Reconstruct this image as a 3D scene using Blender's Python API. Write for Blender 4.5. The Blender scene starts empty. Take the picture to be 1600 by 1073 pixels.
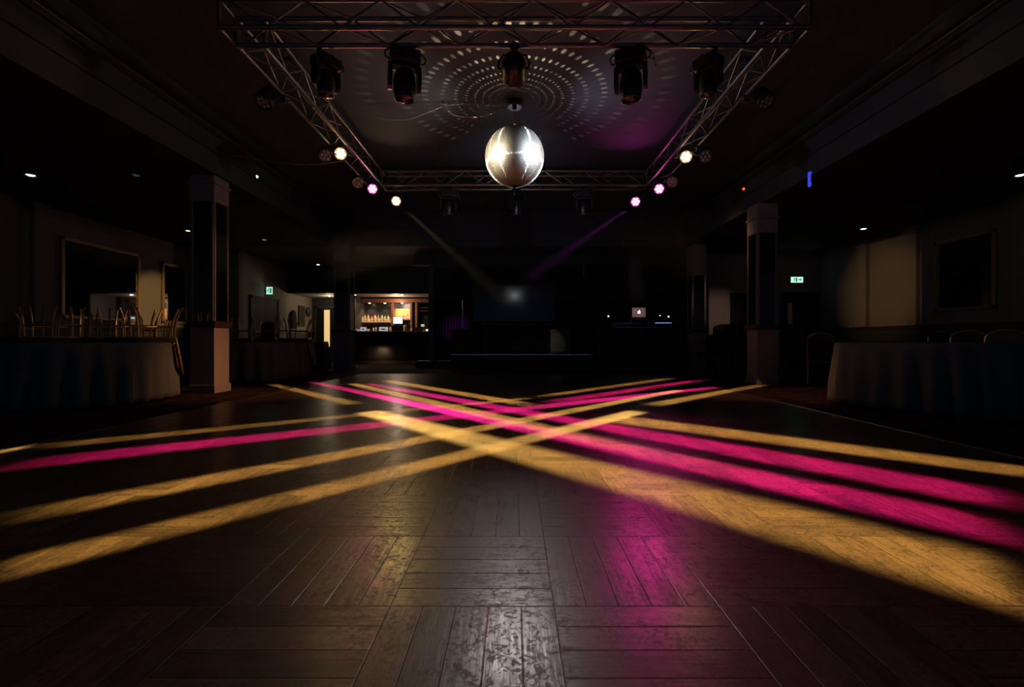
import bpy, bmesh, math, random
from mathutils import Vector, Matrix, Euler
random.seed(7)
PI = math.pi
S = bpy.context.scene
C = S.collection

# ------------------------------------------------------------------ camera, world, exposure
F, CX, CY, CH = 720.0, 804.0, 532.0, 0.78        # focal length in px, vanishing point, camera height
cam_data = bpy.data.cameras.new('camera')
cam_data.sensor_width = 36.0
cam_data.lens = 36.0 * F / 1600.0
cam_data.shift_x = -(CX - 800.0) / 1600.0
cam_data.shift_y = (CY - 536.5) / 1600.0
cam_data.clip_start = 0.05
cam = bpy.data.objects.new('camera', cam_data)
cam.location = (0, 0, CH)
cam.rotation_euler = (PI / 2, 0, 0)
C.objects.link(cam)
S.camera = cam

S.view_settings.view_transform = 'Standard'
S.view_settings.look = 'None'
S.view_settings.exposure = 0.0
S.view_settings.gamma = 1.0
S.view_settings.use_curve_mapping = False
S.cycles.use_denoising = True
S.cycles.max_bounces = 6
S.cycles.diffuse_bounces = 3
S.cycles.glossy_bounces = 4
S.cycles.transmission_bounces = 4
S.cycles.volume_bounces = 0
S.cycles.sample_clamp_indirect = 4.0
S.cycles.sample_clamp_direct = 0.0
S.cycles.caustics_reflective = False
S.cycles.caustics_refractive = False

world = bpy.data.worlds.new('world')
S.world = world
world.use_nodes = True
bg = world.node_tree.nodes['Background']
bg.inputs[0].default_value = (0.16, 0.5, 1.0, 1)
bg.inputs[1].default_value = 0.075


def W(px, py, d):
    return Vector(((px - CX) / F * d, d, CH + (CY - py) / F * d))


def FL(px, py, z=0.004):
    d = F * (CH - z) / (py - CY)
    return Vector(((px - CX) / F * d, d, z))


# ------------------------------------------------------------------ lamps
class NT:
    """small helper to write node arithmetic"""
    def __init__(s, tree):
        s.t = tree

    def n(s, kind, **kw):
        nd = s.t.nodes.new(kind)
        for k, v in kw.items():
            setattr(nd, k, v)
        return nd

    def put(s, sock, v):
        if hasattr(v, 'is_output'):
            s.t.links.new(v, sock)
        else:
            sock.default_value = v

    def m(s, op, a, b=0.0, c=0.0, clamp=False):
        nd = s.n('ShaderNodeMath', operation=op, use_clamp=clamp)
        s.put(nd.inputs[0], a)
        s.put(nd.inputs[1], b)
        s.put(nd.inputs[2], c)
        return nd.outputs[0]

    def dot(s, a, v):
        nd = s.n('ShaderNodeVectorMath', operation='DOT_PRODUCT')
        s.put(nd.inputs[0], a)
        s.put(nd.inputs[1], v)
        return nd.outputs['Value']

    def smooth(s, v, lo, hi):
        nd = s.n('ShaderNodeMapRange', interpolation_type='SMOOTHSTEP')
        s.put(nd.inputs['Value'], v)
        nd.inputs['From Min'].default_value = lo
        nd.inputs['From Max'].default_value = hi
        return nd.outputs['Result']

    def lin(s, v, lo, hi, a, b):
        nd = s.n('ShaderNodeMapRange')
        s.put(nd.inputs['Value'], v)
        nd.inputs['From Min'].default_value = lo
        nd.inputs['From Max'].default_value = hi
        nd.inputs['To Min'].default_value = a
        nd.inputs['To Max'].default_value = b
        return nd.outputs['Result']

    def comb(s, x, y, z):
        nd = s.n('ShaderNodeCombineXYZ')
        for i, v in enumerate((x, y, z)):
            s.put(nd.inputs[i], v)
        return nd.outputs[0]

    def mix(s, f, a, b):
        nd = s.n('ShaderNodeMix', data_type='RGBA')
        s.put(nd.inputs[0], f)
        s.put(nd.inputs[6], a)
        s.put(nd.inputs[7], b)
        return nd.outputs[2]

    def fmix(s, f, a, b):
        nd = s.n('ShaderNodeMix', data_type='FLOAT')
        s.put(nd.inputs[0], f)
        s.put(nd.inputs[2], a)
        s.put(nd.inputs[3], b)
        return nd.outputs[0]


def lamp(name, kind, loc, color, energy, target=None, size=0.05, cone=60, blend=0.4):
    ld = bpy.data.lights.new(name, kind)
    ld.color = color
    ld.energy = energy
    ld.shadow_soft_size = size
    if kind == 'SPOT':
        ld.spot_size = math.radians(cone)
        ld.spot_blend = blend
    o = bpy.data.objects.new(name, ld)
    o.location = loc
    if target is not None:
        o.rotation_euler = (Vector(target) - Vector(loc)).to_track_quat('-Z', 'Y').to_euler()
    C.objects.link(o)
    return o


def gobo_stripe(src, p0, p1, color, level, soft=0.28, e0=0.05, e1=0.08, v0=1.0, v1=1.0):
    """a profile lamp whose shutters leave one long bar of light on the floor, from p0 to p1 = (px, py, half)"""
    src = Vector(src)
    a0, b0 = FL(p0[0], p0[1] - p0[2]), FL(p0[0], p0[1] + p0[2])
    a1, b1 = FL(p1[0], p1[1] - p1[2]), FL(p1[0], p1[1] + p1[2])
    m0, m1 = (a0 + b0) / 2, (a1 + b1) / 2
    u0, u1 = (m0 - src).normalized(), (m1 - src).normalized()
    fwd = (u0 + u1).normalized()
    zax = -fwd
    xax = m1 - m0
    xax = (xax - zax * xax.dot(zax)).normalized()
    yax = zax.cross(xax)
    R = Matrix((xax, yax, zax)).transposed()
    half = max(math.acos(max(-1, min(1, fwd.dot((p - src).normalized())))) for p in (a0, b0, a1, b1))
    ld = bpy.data.lights.new('beam', 'SPOT')
    ld.color = color
    ld.energy = 1.0
    ld.shadow_soft_size = 0.012
    ld.spot_size = min(math.radians(175), 2 * half + 0.06)
    ld.spot_blend = 0.0
    o = bpy.data.objects.new('beam', ld)
    o.matrix_world = Matrix.Translation(src) @ R.to_4x4()
    C.objects.link(o)

    def ab(p):
        q = R.transposed() @ (p - src)
        return q.x / -q.z, q.y / -q.z
    A0, B0, A1, B1 = ab(a0), ab(b0), ab(a1), ab(b1)

    def line(p, q):
        k = (q[1] - p[1]) / (q[0] - p[0])
        return k, p[1] - k * p[0]
    k1, c1 = line(B0, B1)
    k2, c2 = line(A0, A1)
    ta0, ta1 = (A0[0] + B0[0]) / 2, (A1[0] + B1[0]) / 2
    down = R.transposed() @ Vector((0, 0, -1))
    ld.use_nodes = True
    t = NT(ld.node_tree)
    em = ld.node_tree.nodes['Emission']
    tc = t.n('ShaderNodeTexCoord').outputs['Normal']
    sp = t.n('ShaderNodeSeparateXYZ')
    t.put(sp.inputs[0], tc)
    nz = t.m('MAXIMUM', t.m('MULTIPLY', sp.outputs[2], -1.0), 0.02)
    a = t.m('DIVIDE', sp.outputs[0], nz)
    b = t.m('DIVIDE', sp.outputs[1], nz)
    lo = t.m('MULTIPLY_ADD', a, k1, c1)
    hi = t.m('MULTIPLY_ADD', a, k2, c2)
    s = t.m('DIVIDE', t.m('SUBTRACT', b, lo), t.m('SUBTRACT', hi, lo))
    w = t.m('MULTIPLY', t.smooth(s, -soft * 0.4, soft), t.smooth(t.m('SUBTRACT', 1.0, s), -soft * 0.4, soft))
    q = t.lin(a, ta0, ta1, 0.0, 1.0)
    q.node.clamp = False
    ends = t.m('MULTIPLY', t.smooth(q, 0.0, e0), t.smooth(t.m('SUBTRACT', 1.0, q), 0.0, e1))
    dz = t.m('MAXIMUM', t.dot(tc, tuple(down)), 0.03)
    fall = t.m('POWER', dz, -3.0)
    ramp = t.lin(q, 0.0, 1.0, v0, v1)
    val = t.m('MULTIPLY', t.m('MULTIPLY', w, ends), t.m('MULTIPLY', fall, ramp))
    h = src.z
    peak = max(1.0, max(((src - p).length / h) ** 3 for p in (m0, m1, (m0 + m1) / 2)))
    peak /= 18.0
    ld.energy = level * 4 * PI * h * h * peak
    t.put(em.inputs['Strength'], t.m('DIVIDE', val, peak))
    return o


YEL = (1.0, 0.67, 0.17)
MAG = (1.0, 0.025, 0.36)
# lens positions of the six lit par lamps on the truss
PAR_YL, PAR_ML, PAR_YL2 = W(532, 240, 6.9), W(582, 295, 8.38), W(619, 314, 8.74)
PAR_YR, PAR_MR, PAR_MR2 = W(1072, 245, 6.98), W(1030, 295, 8.28), W(993, 315, 8.74)
K = 21.0
dn = Vector((0, -0.12, -0.14))
# bars running from the far left of the floor to the near right
gobo_stripe(PAR_YL + dn, (420, 599, 2.5), (560, 633, 5.5), YEL, K * 0.55, e0=0.1, e1=0.12)
gobo_stripe(PAR_YL + dn, (572, 643, 8), (1640, 928, 46), YEL, K, e0=0.06, e1=0.02, v0=1.15, v1=0.55)
gobo_stripe(PAR_ML + dn, (485, 596, 2.2), (1640, 846, 22), MAG, K, e0=0.1, e1=0.02)
gobo_stripe(PAR_YL + dn, (548, 599, 2.5), (1290, 772, 15), YEL, K * 0.95, e0=0.05, e1=0.3)
gobo_stripe(PAR_ML + dn, (572, 599, 2), (1640, 793, 17), MAG, K * 0.9, e0=0.1, e1=0.02)
gobo_stripe(PAR_YL + dn, (600, 594, 2.5), (862, 639, 4.5), YEL, K * 0.85, e0=0.1, e1=0.2)
gobo_stripe(PAR_YL + dn, (945, 652, 7), (1640, 742, 9), YEL, K * 0.95, e0=0.08, e1=0.02, v0=1.1, v1=0.6)
# bars running from the far right of the floor to the near left
gobo_stripe(PAR_YR + dn, (1196, 600, 2.5), (1008, 635, 5), YEL, K * 0.7, e0=0.1, e1=0.15)
gobo_stripe(PAR_YR + dn, (1000, 642, 6), (-40, 902, 18), YEL, K, e0=0.08, e1=0.02, v0=1.15, v1=0.4)
gobo_stripe(PAR_YR + dn, (1065, 609, 2.5), (-40, 820, 13), YEL, K * 1.1, e0=0.08, e1=0.04, v0=1.1, v1=0.5)
gobo_stripe(PAR_ML + dn, (1105, 592, 2), (845, 631, 4.5), MAG, K * 0.9, e0=0.15, e1=0.2)
gobo_stripe(PAR_MR + dn, (1128, 604, 2), (-40, 733, 9), MAG, K * 1.0, e0=0.15, e1=0.04, v1=0.7)
gobo_stripe(PAR_YR + dn, (1055, 590, 2), (832, 621, 2.5), YEL, K * 0.45, e0=0.15, e1=0.15)
gobo_stripe(PAR_YR + dn, (835, 621, 1.5), (20, 702, 5), YEL, K * 0.6, e0=0.15, e1=0.05, v1=0.45)
gobo_stripe(PAR_YR + dn, (40, 697, 3.5), (-60, 716, 5), YEL, K, e0=0.3, e1=0.05)

# wide spill of the par lamps
for P, col, e, tgt in ((PAR_YL, YEL, 17, (2.6, 3.2, 1.6)), (PAR_YR, YEL, 17, (-2.6, 3.2, 1.6)),
                       (PAR_ML, MAG, 14, (0.6, 2.0, 0)), (PAR_MR, MAG, 55, (0.5, 1.2, 0)),
                       (PAR_YL2, YEL, 52, (-0.4, 1.2, 0)), (PAR_MR2, MAG, 62, (0.4, 1.2, 0))):
    lamp('par_spill', 'SPOT', P + dn, col, e, tgt, 0.05, 120 if e < 40 else 44, 1.0)
# yellow pars catching the side walls and the faces of the soffits
lamp('wall_wash', 'SPOT', PAR_YL + dn, (1, 0.60, 0.24), 900, (8.6, 10.75, 1.9), 0.04, 15, 1.0)
lamp('wall_wash', 'SPOT', PAR_YR + dn, (1, 0.62, 0.2), 2800, (-8.6, 11.05, 1.55), 0.03, 9, 0.6)
lamp('chair_fill', 'SPOT', PAR_YR + dn, (1, 0.6, 0.36), 420, (-5.7, 6.7, 1.55), 0.05, 12, 0.9)  # extra spot added to brighten the upturned chairs
lamp('chair_fill', 'SPOT', PAR_YL + dn, (1, 0.6, 0.36), 130, (6.1, 6.1, 1.0), 0.05, 11, 1.0)  # extra spot added to brighten the chairs behind the right table
lamp('wall_wash', 'SPOT', (1.5, 4.62, 3.3), (1, 0.68, 0.52), 420, (5.75, 13.0, 1.5), 0.05, 10, 1.0)  # added near the right moving head to brighten the back wall and stacked chairs
lamp('laptop_fill', 'SPOT', (1.15, 4.72, 3.02), (1, 0.62, 0.6), 750, (W(998, 0, 12.6).x, 12.7, 1.57), 0.03, 4.4, 0.8)  # added narrow fill to brighten the laptop lid
lamp('soffit_wash', 'SPOT', PAR_YL + Vector((0.1, -0.05, 0.0)), (1, 0.6, 0.35), 60, (4.42, 5.6, 3.2), 0.03, 26, 0.6)
lamp('soffit_wash', 'SPOT', PAR_YR + Vector((-0.1, -0.05, 0.0)), (1, 0.6, 0.4), 40, (-4.42, 5.5, 3.25), 0.03, 26, 0.6)
# orange pools on the carpet at both edges of the dance floor
lamp('carpet_pool', 'SPOT', PAR_YR + dn, (1, 0.42, 0.16), 1100, (-4.6, 6.7, 0), 0.08, 20, 1.0)
lamp('carpet_pool', 'SPOT', PAR_YL + dn, (1, 0.42, 0.16), 900, (4.3, 6.6, 0), 0.08, 20, 1.0)
# positions of the pinspot and the mirror ball
PIN = W(803, 104, 4.45)
BALL = Vector((0, 6.5, 3.37))
BR = 0.415
lamp('scatter_fill', 'SPOT', BALL + Vector((0, -0.6, -0.1)), (1.0, 0.86, 0.84), 110, (0.0, 0.75, 0), 0.16, 30, 1.0)  # added spot, stands in for the ball's glow on the near floor
# fill spots added around the mirror ball to brighten the rig, as its scatter would
for p_, tg_, c_, e_ in (((-0.55, 6.4, 3.4), (-2.6, 6.2, 3.8), (1, 0.85, 0.7), 16), ((0.55, 6.4, 3.4), (2.6, 6.2, 3.8), (0.85, 0.88, 1), 16), ((0.0, 7.1, 3.2), (0, 8.7, 3.6), (0.7, 0.85, 1), 10),
                        ((0.0, 5.95, 3.5), (0, 4.4, 3.9), (1, 0.9, 0.8), 0.8)):
    lamp('scatter_fill', 'SPOT', p_, c_, e_, tg_, 0.08, 140, 0.8)
lamp('haze_beam', 'SPOT', PAR_YL2 + Vector((0.14, 0.03, -0.13)), (1, 0.8, 0.42), 620, (1.6, 14.4, 0.3), 0.03, 8.5, 1.0)
lamp('haze_beam', 'SPOT', PAR_MR2 + Vector((-0.14, 0.03, -0.13)), (0.9, 0.08, 1.0), 1200, (-1.9, 15.9, 1.3), 0.03, 7.5, 1.0)
# four moving heads light the mirror ball, their spill paints the ceiling
lamp('ball_key', 'SPOT', (-2.35, 4.95, 3.32), (1.0, 0.86, 0.6), 800, BALL, 0.05, 15, 0.3)
lamp('ball_key', 'SPOT', (2.35, 4.95, 3.32), (0.82, 0.9, 1.0), 950, BALL, 0.05, 15, 0.3)
lamp('ball_key', 'SPOT', (-1.05, 8.45, 3.45), (1.0, 0.85, 0.55), 700, BALL, 0.05, 24, 0.3)
lamp('ball_key', 'SPOT', (1.1, 8.45, 3.45), (0.75, 0.85, 1.0), 850, BALL, 0.05, 24, 0.3)
lamp('ceiling_wash', 'SPOT', (2.3, 8.5, 3.3), (1.0, 0.05, 0.5), 24, (1.75, 7.2, 4.15), 0.08, 75, 1.0)
lamp('ceiling_wash', 'SPOT', (-2.3, 8.4, 3.3), (1.0, 0.52, 0.28), 14, (-1.6, 6.6, 4.15), 0.08, 85, 1.0)
lamp('ceiling_wash', 'SPOT', (0.0, 8.4, 3.2), (0.8, 0.75, 0.95), 5, (0.1, 5.6, 4.15), 0.08, 100, 1.0)


def ball_sparkle():
    """the flecks of light that the facets of the ball throw on the ceiling"""
    src = BALL + Vector((0, -0.03, BR + 0.02))
    h = 4.15 - src.z
    ld = bpy.data.lights.new('ball_flecks', 'SPOT')
    ld.spot_size = math.radians(172)
    ld.spot_blend = 0.0
    ld.energy = 1.0
    ld.color = (1.0, 0.68, 0.40)
    ld.shadow_soft_size = 0.0
    o = bpy.data.objects.new('ball_flecks', ld)
    o.location = src
    o.rotation_euler = (PI, 0, 0)
    C.objects.link(o)
    ld.use_nodes = True
    t = NT(ld.node_tree)
    em = ld.node_tree.nodes['Emission']
    nv = t.n('ShaderNodeTexCoord').outputs['Normal']
    sp = t.n('ShaderNodeSeparateXYZ')
    t.put(sp.inputs[0], nv)
    x, y, z = sp.outputs[0], t.m('MULTIPLY', sp.outputs[1], -1.0), t.m('MULTIPLY', sp.outputs[2], -1.0)
    zz = t.m('MAXIMUM', z, 0.12)
    rr = t.m('SQRT', t.m('ADD', t.m('MULTIPLY', x, x), t.m('MULTIPLY', y, y)))
    r = t.m('MULTIPLY', t.m('DIVIDE', rr, zz), h)                    # radius on the ceiling in metres
    ring = t.m('DIVIDE', t.m('ARCTAN2', r, 0.75), math.radians(5.6))
    ri = t.m('FLOOR', ring)
    rf = t.m('FRACT', ring)
    az0 = t.m('ARCTAN2', x, y)
    az = t.m('MULTIPLY_ADD', az0, 34.0 / PI, t.m('MULTIPLY', ri, 0.37))
    ai = t.m('FLOOR', az)
    af = t.m('FRACT', az)
    wn = t.n('ShaderNodeTexWhiteNoise', noise_dimensions='2D')
    t.put(wn.inputs['Vector'], t.comb(ri, ai, 0.0))
    rnd = wn.outputs['Value']
    du = t.m('MULTIPLY', t.m('SUBTRACT', rf, 0.5), 3.9)
    dv = t.m('MULTIPLY', t.m('SUBTRACT', af, 0.5), 3.2)
    rad = t.m('SQRT', t.m('ADD', t.m('MULTIPLY', du, du), t.m('MULTIPLY', dv, dv)))
    dotm = t.m('SUBTRACT', 1.0, t.smooth(rad, 0.4, 0.85))
    bright = t.lin(rnd, 0.0, 1.0, 0.25, 1.1)
    fade = t.m('MULTIPLY', t.smooth(r, 0.12, 0.5), t.m('SUBTRACT', 1.0, t.smooth(r, 1.2, 2.3)))
    front = t.lin(y, -0.9, 0.6, 1.0, 0.16)                           # strongest towards the camera
    fall = t.m('POWER', zz, -3.0)
    v = t.m('MULTIPLY', t.m('MULTIPLY', dotm, bright), t.m('MULTIPLY', fade, t.m('MULTIPLY', fall, front)))
    v = t.m('MULTIPLY', v, t.m('GREATER_THAN', z, 0.1))
    ld.energy = 7.0 * 4 * PI * h * h * 60
    t.put(em.inputs['Strength'], t.m('DIVIDE', v, 60.0))


ball_sparkle()


# ------------------------------------------------------------------ materials
MATS = {}


def pbr(name, col, rough=0.5, metal=0.0, var=0.18, scale=9.0, bump=0.0, stretch=(1, 1, 1), emis=None, power=0.0, spec=0.5):
    if name in MATS:
        return MATS[name]
    m = bpy.data.materials.new(name)
    m.use_nodes = True
    t = NT(m.node_tree)
    b = m.node_tree.nodes['Principled BSDF']
    tc = t.n('ShaderNodeTexCoord').outputs['Object']
    mp = t.n('ShaderNodeMapping')
    t.put(mp.inputs['Vector'], tc)
    mp.inputs['Scale'].default_value = stretch
    no = t.n('ShaderNodeTexNoise')
    t.put(no.inputs['Vector'], mp.outputs[0])
    no.inputs['Scale'].default_value = scale
    no.inputs['Detail'].default_value = 4
    f = no.outputs['Fac']
    lo = tuple(c * (1 - var) for c in col) + (1,)
    hi = tuple(min(1, c * (1 + var)) for c in col) + (1,)
    t.put(b.inputs['Base Color'], t.mix(f, lo, hi))
    t.put(b.inputs['Roughness'], t.lin(f, 0.2, 0.8, max(0.02, rough * 0.85), min(1, rough * 1.15)))
    b.inputs['Metallic'].default_value = metal
    b.inputs['Specular IOR Level'].default_value = spec
    if bump:
        bp = t.n('ShaderNodeBump')
        bp.inputs['Strength'].default_value = bump
        bp.inputs['Distance'].default_value = 0.01
        t.put(bp.inputs['Height'], f)
        t.put(b.inputs['Normal'], bp.outputs[0])
    if emis:
        b.inputs['Emission Color'].default_value = (*emis, 1)
        b.inputs['Emission Strength'].default_value = power
    MATS[name] = m
    return m


def parquet():
    m = bpy.data.materials.new('parquet')
    m.use_nodes = True
    t = NT(m.node_tree)
    b = m.node_tree.nodes['Principled BSDF']
    tc = t.n('ShaderNodeTexCoord').outputs['Object']
    sp = t.n('ShaderNodeSeparateXYZ')
    t.put(sp.inputs[0], tc)
    T = 0.4805
    u = t.m('DIVIDE', t.m('SUBTRACT', sp.outputs[0], 0.116 - 20 * T), T)
    v = t.m('DIVIDE', t.m('SUBTRACT', sp.outputs[1], 1.347 - 20 * T), T)
    iu, iv, fu, fv = t.m('FLOOR', u), t.m('FLOOR', v), t.m('FRACT', u), t.m('FRACT', v)
    par = t.m('MODULO', t.m('ADD', iu, iv), 2.0)        # 0: boards run along y, 1: along x
    across = t.fmix(par, fu, fv)
    along = t.fmix(par, fv, fu)
    k5 = t.m('MULTIPLY', across, 5.0)
    ki, kf = t.m('FLOOR', k5), t.m('FRACT', k5)
    wn = t.n('ShaderNodeTexWhiteNoise', noise_dimensions='3D')
    t.put(wn.inputs['Vector'], t.comb(iu, iv, ki))
    rnd = wn.outputs['Value']
    e1 = t.m('MULTIPLY', t.m('MINIMUM', kf, t.m('SUBTRACT', 1.0, kf)), T / 5)       # metres from the joint
    e2 = t.m('MULTIPLY', t.m('MINIMUM', along, t.m('SUBTRACT', 1.0, along)), T)
    edge = t.m('MINIMUM', e1, e2)
    joint = t.m('SUBTRACT', 1.0, t.smooth(edge, 0.0006, 0.0028))
    g = t.n('ShaderNodeTexNoise')
    t.put(g.inputs['Vector'], t.comb(t.m('MULTIPLY', along, 3.0), t.m('MULTIPLY', across, 34.0), t.m('MULTIPLY_ADD', rnd, 37.0, t.m('ADD', iu, t.m('MULTIPLY', iv, 1.7)))))
    g.inputs['Scale'].default_value = 1.0
    g.inputs['Detail'].default_value = 6
    g.inputs['Roughness'].default_value = 0.65
    g.inputs['Distortion'].default_value = 0.6
    grain = g.outputs['Fac']
    w = t.n('ShaderNodeTexNoise')                         # wear and blotches
    t.put(w.inputs['Vector'], tc)
    w.inputs['Scale'].default_value = 9.0
    w.inputs['Detail'].default_value = 8
    w.inputs['Roughness'].default_value = 0.7
    wear = w.outputs['Fac']
    w2 = t.n('ShaderNodeTexNoise')
    t.put(w2.inputs['Vector'], tc)
    w2.inputs['Scale'].default_value = 42.0
    w2.inputs['Detail'].default_value = 5
    w2.inputs['Distortion'].default_value = 1.6
    spots = t.smooth(w2.outputs['Fac'], 0.48, 0.6)
    # heel scratches: thin dark arcs
    sc = t.n('ShaderNodeTexWave', wave_type='BANDS', bands_direction='DIAGONAL')
    t.put(sc.inputs['Vector'], tc)
    sc.inputs['Scale'].default_value = 1.1
    sc.inputs['Distortion'].default_value = 9.0
    sc.inputs['Detail'].default_value = 3.0
    scratch = t.m('MULTIPLY', t.smooth(sc.outputs['Fac'], 0.985, 1.0), t.smooth(wear, 0.45, 0.62))
    tone = t.m('ADD', t.m('MULTIPLY', rnd, 0.5), t.m('MULTIPLY', t.smooth(grain, 0.36, 0.66), 0.5))
    col = t.mix(tone, (0.020, 0.012, 0.010, 1), (0.19, 0.12, 0.083, 1))
    col = t.mix(t.m('MULTIPLY', spots, t.lin(t.smooth(wear, 0.4, 0.6), 0.0, 1.0, 0.3, 0.85)), col, (0.02, 0.013, 0.011, 1))
    col = t.mix(t.m('MULTIPLY', scratch, 0.8), col, (0.015, 0.011, 0.01, 1))
    col = t.mix(t.m('MULTIPLY', joint, 0.85), col, (0.006, 0.004, 0.004, 1))
    t.put(b.inputs['Base Color'], col)
    ro = t.m('ADD', t.lin(grain, 0.25, 0.75, 0.40, 0.24), t.lin(wear, 0.3, 0.7, -0.05, 0.1))
    ro = t.m('ADD', ro, t.m('MULTIPLY', spots, 0.12))
    t.put(b.inputs['Coat Weight'], t.m('MULTIPLY', t.m('MULTIPLY', t.lin(rnd, 0.0, 1.0, 0.2, 0.5), t.smooth(grain, 0.25, 0.6)), t.m('SUBTRACT', 1.0, t.m('MAXIMUM', joint, t.m('MULTIPLY', spots, 0.9)))))
    t.put(b.inputs['Roughness'], ro)
    b.inputs['Specular IOR Level'].default_value = 0.5
    b.inputs['Coat Roughness'].default_value = 0.2
    hgt = t.m('SUBTRACT', t.m('ADD', t.m('MULTIPLY', grain, 0.35), t.m('MULTIPLY', rnd, 0.12)), joint)
    bp = t.n('ShaderNodeBump')
    bp.inputs['Strength'].default_value = 0.4
    bp.inputs['Distance'].default_value = 0.003
    t.put(bp.inputs['Height'], hgt)
    t.put(b.inputs['Normal'], bp.outputs[0])
    t.put(b.inputs['Coat Normal'], bp.outputs[0])
    return m


def carpet():
    m = bpy.data.materials.new('patterned_carpet')
    m.use_nodes = True
    t = NT(m.node_tree)
    b = m.node_tree.nodes['Principled BSDF']
    tc = t.n('ShaderNodeTexCoord').outputs['Object']
    vo = t.n('ShaderNodeTexVoronoi')
    t.put(vo.inputs['Vector'], tc)
    vo.inputs['Scale'].default_value = 5.5
    no = t.n('ShaderNodeTexNoise')
    t.put(no.inputs['Vector'], tc)
    no.inputs['Scale'].default_value = 260
    no.inputs['Detail'].default_value = 2
    f = t.smooth(vo.outputs['Distance'], 0.25, 0.5)
    col = t.mix(f, (0.10, 0.055, 0.03, 1), (0.035, 0.018, 0.016, 1))
    col = t.mix(t.m('MULTIPLY', no.outputs['Fac'], 0.6), col, (0.012, 0.008, 0.008, 1))
    t.put(b.inputs['Base Color'], col)
    b.inputs['Roughness'].default_value = 0.95
    b.inputs['Specular IOR Level'].default_value = 0.1
    bp = t.n('ShaderNodeBump')
    bp.inputs['Strength'].default_value = 0.6
    bp.inputs['Distance'].default_value = 0.006
    t.put(bp.inputs['Height'], no.outputs['Fac'])
    t.put(b.inputs['Normal'], bp.outputs[0])
    return m


M_PARQ, M_CARP = parquet(), carpet()
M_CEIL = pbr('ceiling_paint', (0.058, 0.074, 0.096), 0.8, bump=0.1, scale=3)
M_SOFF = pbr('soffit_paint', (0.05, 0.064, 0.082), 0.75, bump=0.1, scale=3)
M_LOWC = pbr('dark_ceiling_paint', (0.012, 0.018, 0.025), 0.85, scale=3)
M_WALL = pbr('wallpaper', (0.22, 0.19, 0.19), 0.75, bump=0.25, scale=60, stretch=(1, 1, 0.05), var=0.2)
M_BEIGE = pbr('beige_paint', (0.34, 0.29, 0.25), 0.7, bump=0.1, scale=20)
M_DADO = pbr('dado_panel', (0.05, 0.045, 0.05), 0.5, scale=20)
M_BLACK = pbr('black_paint', (0.012, 0.013, 0.016), 0.6)
M_BLKMET = pbr('black_metal', (0.02, 0.02, 0.023), 0.38, 0.4)
M_TRUSS = pbr('truss_alloy', (0.30, 0.27, 0.26), 0.36, 0.85, scale=30)
M_CHROME = pbr('chrome', (0.62, 0.6, 0.6), 0.2, 1.0, var=0.05)
M_GOLD = pbr('gold_tube', (0.62, 0.36, 0.18), 0.3, 0.9, var=0.1)
M_BRASS = pbr('brass_strip', (0.5, 0.36, 0.2), 0.35, 0.9)
M_PAD = pbr('dark_upholstery', (0.016, 0.017, 0.022), 0.8, bump=0.2, scale=80)
M_CLOTH = pbr('grey_tablecloth', (0.11, 0.12, 0.13), 0.8, bump=0.15, scale=120)
M_CLOTHB = pbr('black_tablecloth', (0.018, 0.019, 0.022), 0.8, bump=0.15, scale=120)
M_WOODD = pbr('dark_wood', (0.05, 0.03, 0.02), 0.4, scale=4, stretch=(1, 1, 12), var=0.35)
M_WOODR = pbr('red_brown_wood', (0.20, 0.085, 0.045), 0.38, scale=4, stretch=(12, 1, 1), var=0.3)
M_MIRROR = pbr('dark_mirror', (0.32, 0.34, 0.37), 0.04, 1.0, var=0.05)
M_PILLAR = pbr('pillar_paint', (0.30, 0.25, 0.26), 0.55, bump=0.1, scale=20)
M_PLASTIC = pbr('black_plastic', (0.015, 0.015, 0.018), 0.35)
M_GREYMET = pbr('grey_plastic', (0.10, 0.10, 0.11), 0.4, 0.3)
M_CURT = pbr('black_curtain', (0.016, 0.018, 0.026), 0.85, scale=30)
M_WHITE = pbr('white_card', (0.75, 0.74, 0.72), 0.6)
M_CABLE = pbr('pale_cable', (0.45, 0.36, 0.27), 0.45)
M_DOOR = pbr('dark_door', (0.012, 0.014, 0.018), 0.6, spec=0.3)
M_GLOW_W = pbr('lit_lens_white', (0.9, 0.9, 0.9), 0.4, emis=(1, 0.86, 0.66), power=14)


# ------------------------------------------------------------------ mesh helpers
def basis(d):
    d = d.normalized()
    a = Vector((0, 0, 1)) if abs(d.z) < 0.9 else Vector((1, 0, 0))
    u = d.cross(a).normalized()
    return u, d.cross(u).normalized()


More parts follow.
